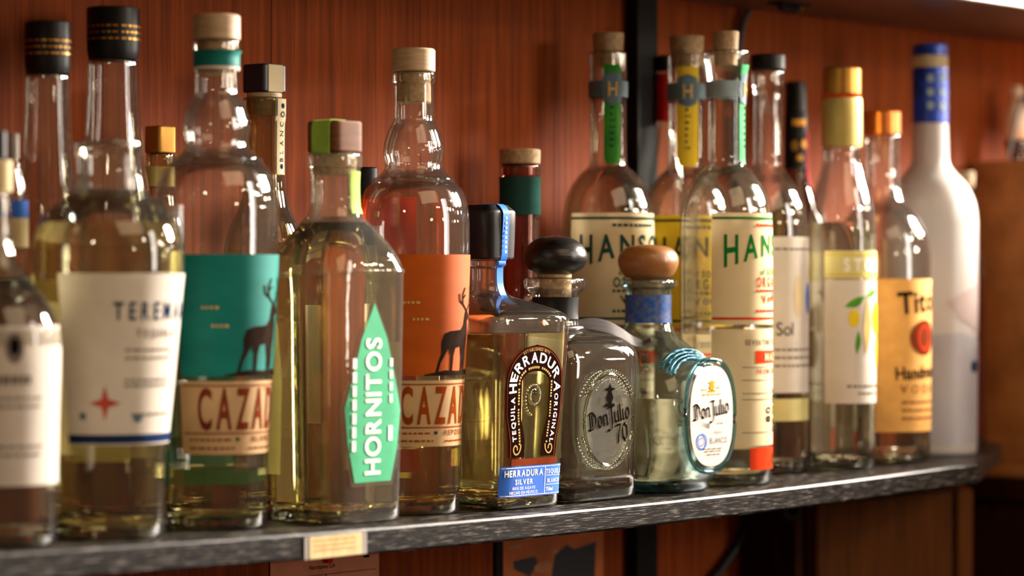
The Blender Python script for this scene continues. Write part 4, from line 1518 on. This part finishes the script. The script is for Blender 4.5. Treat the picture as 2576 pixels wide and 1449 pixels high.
# 16 - 18 three matching vodka bottles
def hanson(px, Y, label, paper, ink1, ink2, cork_hw, topy, lip, strip, strip_phi, strip_hw, base_lab=False, S=1.0, dy=0, face=270):
    B = Bottle('vodka_bottle', label, px, Y, group=GR)
    q = lambda v_: v_ * S
    if lip:
        P = [(56, 128), (56, 128), (60, 132), (59, 150), (52, 185), (48, 215)]
    else:
        P = [(45, 131), (45, 131), (47.5, 134), (47.5, 160), (47, 215)]
    P += [(46, 300), (46, 396), (49, 418), (70, 437), (95, 472), (109, 512), (115, 552), (116, 600), (116, 1100), (115, 1300)]
    B.body([(a * S, b + dy) for a, b in P], 'glass')
    ck = B.part('cork', [(cork_hw, topy), (cork_hw + 1, topy + 3), (cork_hw + 1, topy + 3), (cork_hw - 2, 130 + dy), (cork_hw - 4, 165 + dy), (cork_hw - 4, 165 + dy)], 'cork')
    kk = B.k * S
    # neck strip and band
    W = B.wrap(strip_phi, B.z(300 + dy))
    s_ = W.poly('neck_strip', B.root, [[(-strip_hw * kk, B.z(400 + dy)), (-strip_hw * .7 * kk, B.z(414 + dy)), (strip_hw * .7 * kk, B.z(414 + dy)), (strip_hw * kk, B.z(400 + dy)), (strip_hw * kk, B.z(165 + dy)), (-strip_hw * kk, B.z(165 + dy))]], strip, .0006)
    W.dashes('strip_print', s_, [(-6 * kk, 6 * kk, B.z(260 + dy + 16 * i)) for i in range(8)], 'ink_pine', .0009, px, 6 * kk, (.001, .003))
    bd_ = B.sleeve('neck_band', 206 + dy, 246 + dy, 'slate' if strip != 'emerald' else 'grey_band', off=.0009)
    hx = W.poly('badge', bd_, [[(-28 * kk, B.z(226 + dy)), (-22 * kk, B.z(192 + dy)), (0, B.z(184 + dy)), (22 * kk, B.z(192 + dy)), (28 * kk, B.z(226 + dy)), (22 * kk, B.z(258 + dy)), (0, B.z(267 + dy)), (-22 * kk, B.z(258 + dy))]], 'slate', .0012)
    W.text('badge_letter', hx, 'H', 0, B.z(244 + dy), 34 * kk, 'ink_tan', .7, 'b', off=.0016)
    # main label
    zr = B.z(700 + dy)
    W = B.wrap(face, zr)
    r = B.prof(zr)[0]
    hw_ = r * 1.52
    lb = W.patch('label', B.root, -hw_, hw_, B.z(815 + dy), B.z(538 + dy), paper, nu=44)
    W.poly('rule', lb, [rect(-hw_ * .99, hw_ * .99, B.z(554 + dy), B.z(548 + dy))], ink1)
    W.poly('rule', lb, [rect(-hw_ * .99, hw_ * .99, B.z(803 + dy), B.z(797 + dy))], ink2)

    def wp(a, b, wd, h):
        tt = min(1, abs(a) / (wd / 2))
        f_ = .58 + .42 * tt ** 1.3
        return (a, h - (h - b) * f_)
    W.text('lettering', lb, 'HANSON', 0 * kk, B.z(672 + dy), 78 * kk, ink1, 0.50, 'b', 0.34, warp=wp)
    W.text('lettering', lb, 'of SONOMA', 10 * kk, B.z(692 + dy), 15 * kk, ink1, 0.75, 'b', 0.3)
    W.text('lettering', lb, 'ORGANIC', 6 * kk, B.z(722 + dy), 24 * kk, ink2, 0.62, 'b', 0.4)
    W.text('lettering', lb, 'Vodka', 6 * kk, B.z(758 + dy), 20 * kk, ink2, 1.0, 'b', 0.2, rot=.12)
    W.dashes('small_print', lb, [(-60 * kk, 70 * kk, B.z(q_ + dy)) for q_ in (572, 735, 785)], ink2, .0006, 11, 7 * kk, (.002, .004))
    # second label
    l2 = W.patch('lower_label', B.root, -hw_, hw_, B.z(1116 + dy), B.z(826 + dy), paper if base_lab else 'paper_cream', nu=44)
    W.text('lettering', l2, 'SEVEN TIMES DISTILLED', 0, B.z(866 + dy), 13 * kk, 'ink_soft', .72, 'b', .3)
    rb = W.poly('red_box', l2, [rect(-62 * kk, 90 * kk, B.z(912 + dy), B.z(880 + dy))], 'ink_red', .0005)
    W.text('lettering', rb, 'MADE', 10 * kk, B.z(905 + dy), 18 * kk, 'paper_cream', .9, 'b', .35, .0009)
    W.text('lettering', l2, 'FROM GRAPES', 10 * kk, B.z(938 + dy), 12 * kk, 'ink_rose', .9, 'b', .4)
    W.poly('ruled_lines', l2, [rect(-100 * kk, 100 * kk, B.z(q_ + 2 + dy), B.z(q_ + dy)) for q_ in (920, 952, 985, 1000, 1082)], 'ink_soft')
    W.text('lettering', l2, '80', 2 * kk, B.z(1040 + dy), 24 * kk, 'ink', 1.0, 'b', .2, rot=math.pi / 2)
    W.text('lettering', l2, 'PROOF', 40 * kk, B.z(1028 + dy), 22 * kk, 'ink', .95, 'b', .2, rot=math.pi / 2)
    if base_lab:
        rl = W.patch('red_base_label', B.root, -78 * kk, hw_, B.z(1176 + dy), B.z(1121 + dy), 'ink_red')
        W.poly('dark_print', rl, [rect(10 * kk, 60 * kk, B.z(1163 + dy), B.z(1136 + dy))], 'ink_brown')
    B.liquid(840 + dy, 'liq_clear')
    B.thickbase()
    return B


hanson(1530, 0.150, 'vodka bottle with cream label, dark green lettering and green neck strip', 'paper_cream', 'ink_pine', 'ink_pine', 39, 84, False, 'green_strip', 232, 21, face=254)
hanson(1727, 0.131, 'vodka bottle with bright yellow label and yellow neck strip', 'paper_yellow', 'ink_pine', 'ink_pine', 43, 92, False, 'paper_yellow', 221, 27, dy=6, face=246)
hanson(1826, 0.062, 'vodka bottle with cream label, bright green lettering and red foot label', 'paper_cream', 'ink_green', 'ink_red', 32, 80, True, 'emerald', 291, 24, True, face=286)

# 19 slim bottle with red tag behind
B = Bottle('small_bottle', 'slim clear bottle with a red neck tag behind the yellow-labelled bottle', 1674, 0.178, group=GR)
B.body([(20, 176), (20, 176), (22, 182), (22, 300), (28, 350), (44, 410), (56, 460), (57, 520), (57, 1190)], 'glass')
B.part('cap', [(19, 140), (22, 143), (22, 143), (22, 175), (22, 175), (20, 178)], 'black_cap')
B.sleeve('red_tag', 186, 304, 'red_strip', off=.0006)
B.liquid(620, 'liq_amber')
B.thickbase()

# 20 black-capped bottle with white label
B = Bottle('liquor_bottle', 'clear bottle with flat black cap and tall white label with a blue mark', 1932, 0.098, group=GR)
B.body([(40, 178), (40, 178), (43, 184), (43, 212), (40, 226), (38, 240), (38, 410), (48, 436), (74, 472), (93, 515), (100, 560), (101, 620), (100, 1200)], 'glass')
B.part('cap', [(41, 138), (44, 141), (44, 141), (44, 174), (44, 174), (42, 177)], 'black_cap')
zr = B.z(800)
W = B.wrap(270, zr)
r = B.prof(zr)[0]
kk = B.k
lb = W.patch('label', B.root, -r * 1.5, r * 1.5, B.z(985), B.z(597), 'paper', nu=44)
W.poly('blue_mark', lb, [ell(34 * kk, B.z(750), 12 * kk, 40 * kk, 16)], 'blue_print')
W.poly('arch_print', lb, [ell(-10 * kk, B.z(745), 16 * kk, 54 * kk, 18)], 'paper_cream', .0005)
W.text('lettering', lb, 'Sol', -52 * kk, B.z(842), 32 * kk, 'ink', .9, 'r', .1)
W.dashes('small_print', lb, [(-80 * kk, 60 * kk, B.z(q)) for q in (630, 880, 900, 920)], 'ink_soft', seed=6, h=5 * kk)
W.patch('foot_label', B.root, -r * 1.2, r * 1.4, B.z(1055), B.z(1000), 'paper_straw')
B.liquid(640, 'liq_clear')
B.thickbase()

# 21 dark gold-printed bottle behind
B = Bottle('dark_bottle', 'dark bottle with gold-printed black neck and red stripe at the wall', 2002, 0.160, group=GR)
B.body([(26, 285), (26, 285), (28, 290), (29, 430), (48, 500), (74, 560), (80, 620), (80, 1165)], 'glass_dark')
cp_ = B.part('cap', [(25, 206), (27, 209), (27, 209), (28, 284), (28, 284), (26, 287)], 'black_cap')
W = B.wrap(235, B.z(340))
sl = B.sleeve('neck_foil', 288, 425, 'black_cap', off=.0006)
kk = B.k
W.poly('gold_print', sl, [rect(-18 * kk, 18 * kk, B.z(318), B.z(302)), ell(-12 * kk, B.z(368), 9 * kk, 14 * kk, 12), ell(12 * kk, B.z(362), 9 * kk, 12 * kk, 12), ell(0, B.z(398), 9 * kk, 9 * kk, 12)], 'gold', .001)
W3 = B.wrap(296, B.z(400))
W3.patch('red_stripe', B.root, -12 * kk, 12 * kk, B.z(470), B.z(330), 'red_strip', .0012, 8)
B.sleeve('body_label', 640, 1000, 'ink_rose', off=.0005, phi0=190, phi1=340)
B.thickbase()

# 22 gold foil bottle with lemon branch label
B = Bottle('vodka_bottle', 'clear bottle with gold cap, gold foil neck and lemon branch label', 2118, 0.066, group=GR)
B.body([(47, 371), (47, 371), (48, 380), (49, 405), (57, 440), (70, 485), (80, 530), (85, 590), (85, 640), (84, 1000), (82, 1200)], 'glass')
B.part('cap', [(45, 172), (48, 175), (48, 175), (48, 236), (48, 236), (47, 240)], 'gold')
B.part('red_ring', [(48.5, 240), (48.5, 240), (49, 247), (49, 247)], 'ink_red')
B.part('neck_foil', [(49.5, 248), (49.5, 248), (51, 262), (51, 340), (49.5, 370), (49.5, 370)], 'gold_foil', cap=True)
zr = B.z(850)
W = B.wrap(270, zr)
r = B.prof(zr)[0]
kk = B.k
lb = W.patch('label', B.root, -r * 1.5, r * 1.5, B.z(1012), B.z(704), 'paper', nu=44)
tb = W.patch('top_label', B.root, -r * 1.5, r * 1.5, B.z(700), B.z(632), 'paper_straw', nu=44)
W.text('lettering', tb, 'STOLI', -16 * kk, B.z(682), 30 * kk, 'ink_white', .8, 'b', .4)
W.poly('ruled_lines', tb, [rect(-r * 1.48, r * 1.48, B.z(q + 3), B.z(q)) for q in (640, 690)], 'ink_lemon')
def leaf(cu, cz_, l, w_, an):
    out = []
    for i in range(15):
        t = i / 14
        out.append((t * l, w_ * math.sin(math.pi * t)))
    for i in range(13, 0, -1):
        t = i / 14
        out.append((t * l, -w_ * math.sin(math.pi * t) * .6))
    c, s = math.cos(an), math.sin(an)
    return [(cu + a * c - b * s, cz_ + a * s + b * c) for a, b in out]
W.poly('leaf_print', lb, [leaf(-20 * kk, B.z(745), 62 * kk, 13 * kk, math.radians(205)), leaf(-16 * kk, B.z(748), 52 * kk, 10 * kk, math.radians(20)), leaf(-40 * kk, B.z(830), 60 * kk, 9 * kk, math.radians(265))], 'ink_leaf')
W.poly('branch_print', lb, [leaf(-12 * kk, B.z(742), 150 * kk, 14 * kk, math.radians(268))], 'ink_tan', .0007)
W.poly('lemon_print', lb, [ell(30 * kk, B.z(800), 22 * kk, 40 * kk, 20), ell(52 * kk, B.z(880), 26 * kk, 50 * kk, 20), ell(-52 * kk, B.z(800), 14 * kk, 22 * kk, 16)], 'ink_lemon', .0008)
W.dashes('small_print', lb, [(-70 * kk, 70 * kk, B.z(972)), (-40 * kk, 30 * kk, B.z(990))], 'ink_soft', seed=9, h=6 * kk)
B.liquid(560, 'liq_clear')
B.thickbase()

# 23 copper-capped bottle with kraft label
B = Bottle('vodka_bottle', 'clear bottle with copper cap and kraft-brown label with dark round seal', 2220, 0.078, group=GR)
B.body([(44, 341), (44, 341), (46, 346), (45, 360), (43, 420), (45, 470), (58, 505), (92, 548), (115, 595), (121, 650), (121, 720), (119, 1180)], 'glass')
B.part('cap', [(43, 281), (46, 284), (46, 284), (46, 338), (46, 338), (44, 342)], 'copper')
zr = B.z(900)
W = B.wrap(270, zr)
r = B.prof(zr)[0]
kk = B.k
lb = W.patch('label', B.root, -r * 1.25, r * 1.25, B.z(1081), B.z(702), 'paper_kraft', nu=44)
W.text('lettering', lb, "Tito's", 8 * kk, B.z(782), 52 * kk, 'ink', .95, 'b', .08, rot=.08)
W.poly('round_seal', lb, [ell(4 * kk, B.z(848), 52 * kk, 44 * kk, 28)], 'ink_brown')
W.poly('seal_core', lb, [ell(4 * kk, B.z(848), 26 * kk, 32 * kk, 20)], 'ink_red', .0009)
W.text('lettering', lb, 'Handmade', 0, B.z(948), 30 * kk, 'ink', .9, 'b', .08, rot=.04)
W.text('lettering', lb, 'VODKA', 4 * kk, B.z(985), 20 * kk, 'ink_brown', 1.1, 'r', .6)
W.dashes('small_print', lb, [(-70 * kk, 70 * kk, B.z(q)) for q in (1010, 1030, 1050)], 'ink_brown', seed=2, h=5 * kk)
B.liquid(760, 'liq_clear')
B.thickbase()

# 24 frosted bottle with blue cap
B = Bottle('vodka_bottle', 'frosted white glass bottle with blue cap and pale collar', 2340, 0.105, group=GR)
B.body([(44, 311), (44, 311), (45, 340), (47, 405), (60, 430), (92, 466), (113, 512), (119, 560), (119, 650), (115, 1180)], 'frost', open_top=False)
B.part('cap', [(40, 112), (44, 116), (44, 116), (44, 140), (44, 140), (43, 141)], 'blue_cap')
B.part('collar', [(43.5, 141.5), (43.5, 141.5), (44.5, 150), (44.5, 164), (43.5, 171), (43.5, 171)], 'paper_cream')
sl = B.part('neck_foil', [(44, 172), (44, 172), (45, 180), (45, 305), (45, 305), (44.5, 310)], 'blue_cap')
kk = B.k
rr = 45.3 * kk
Lc = Lab(B.root, lambda u, z, off, rr=rr: Vector(((rr + off) * math.cos(4.4 + u / rr), (rr + off) * math.sin(4.4 + u / rr), z)))
Lc.poly('foil_print', sl, [ell((-30 + 34 * (i % 3)) * kk, B.z(200 + 34 * (i // 3)), 9 * kk, 11 * kk, 10) for i in range(9)], 'grey_band', .0003)
zr = B.z(850)
W = B.wrap(270, zr)
W.poly('mountain_print', B.root, [[(-80 * kk, B.z(760)), (-30 * kk, B.z(735)), (30 * kk, B.z(715)), (90 * kk, B.z(690)), (90 * kk, B.z(850)), (20 * kk, B.z(830)), (-40 * kk, B.z(800))]], 'frost_print', .0004)
W.poly('water_print', B.root, [[(-140 * kk, B.z(842)), (-40 * kk, B.z(835)), (20 * kk, B.z(850)), (100 * kk, B.z(860)), (100 * kk, B.z(1110)), (-140 * kk, B.z(1110))]], 'frost_water', .0005)
W.poly('round_stamp', B.root, [ell(20 * kk, B.z(920), 20 * kk, 16 * kk, 20)], 'navy', .0008)

# 25 low corked bottle behind the frosted one
B = Bottle('small_bottle', 'low bottle with pale cork stopper behind the frosted bottle', 2424, 0.158, group=GR)
B.body([(18, 478), (18, 478), (20, 482), (20, 540), (44, 600), (56, 660), (57, 1120)], 'glass')
st = B.part('stopper', [(25, 432), (28, 436), (28, 436), (26, 470), (20, 477), (20, 477)], 'pale_wood')
B.liquid(700, 'liq_amber')
B.thickbase()

# 26 swing-top bottle at the far end
B = Bottle('swing_top_bottle', 'dark bottle with ceramic swing-top stopper and wire bail behind the wooden partition', 2556, 0.170, base=-0.0338)
B.body([(24, 352), (24, 352), (27, 356), (27, 376), (22, 384), (24, 440), (44, 520), (56, 600), (60, 680), (60, 1170)], 'glass_dark')
st = B.part('stopper', [(12, 216), (18, 224), (18, 236), (13, 246), (13, 252), (22, 268), (30, 300), (30, 330), (24, 350)], 'ceramic', seg=32)
for s in (-1, 1):
    P = [(s * .0, -.0115, B.z(252)), (s * .004, -.0125, B.z(244)), (s * .010, -.013, B.z(252)), (s * .0165, -.012, B.z(290)), (s * .022, -.009, B.z(350)), (s * .0235, -.006, B.z(395)), (s * .014, -.002, B.z(420))]
    link('wire_bail', tube(crom(P, 5), .0021, 8), 'steel', B.root)
B.thickbase()
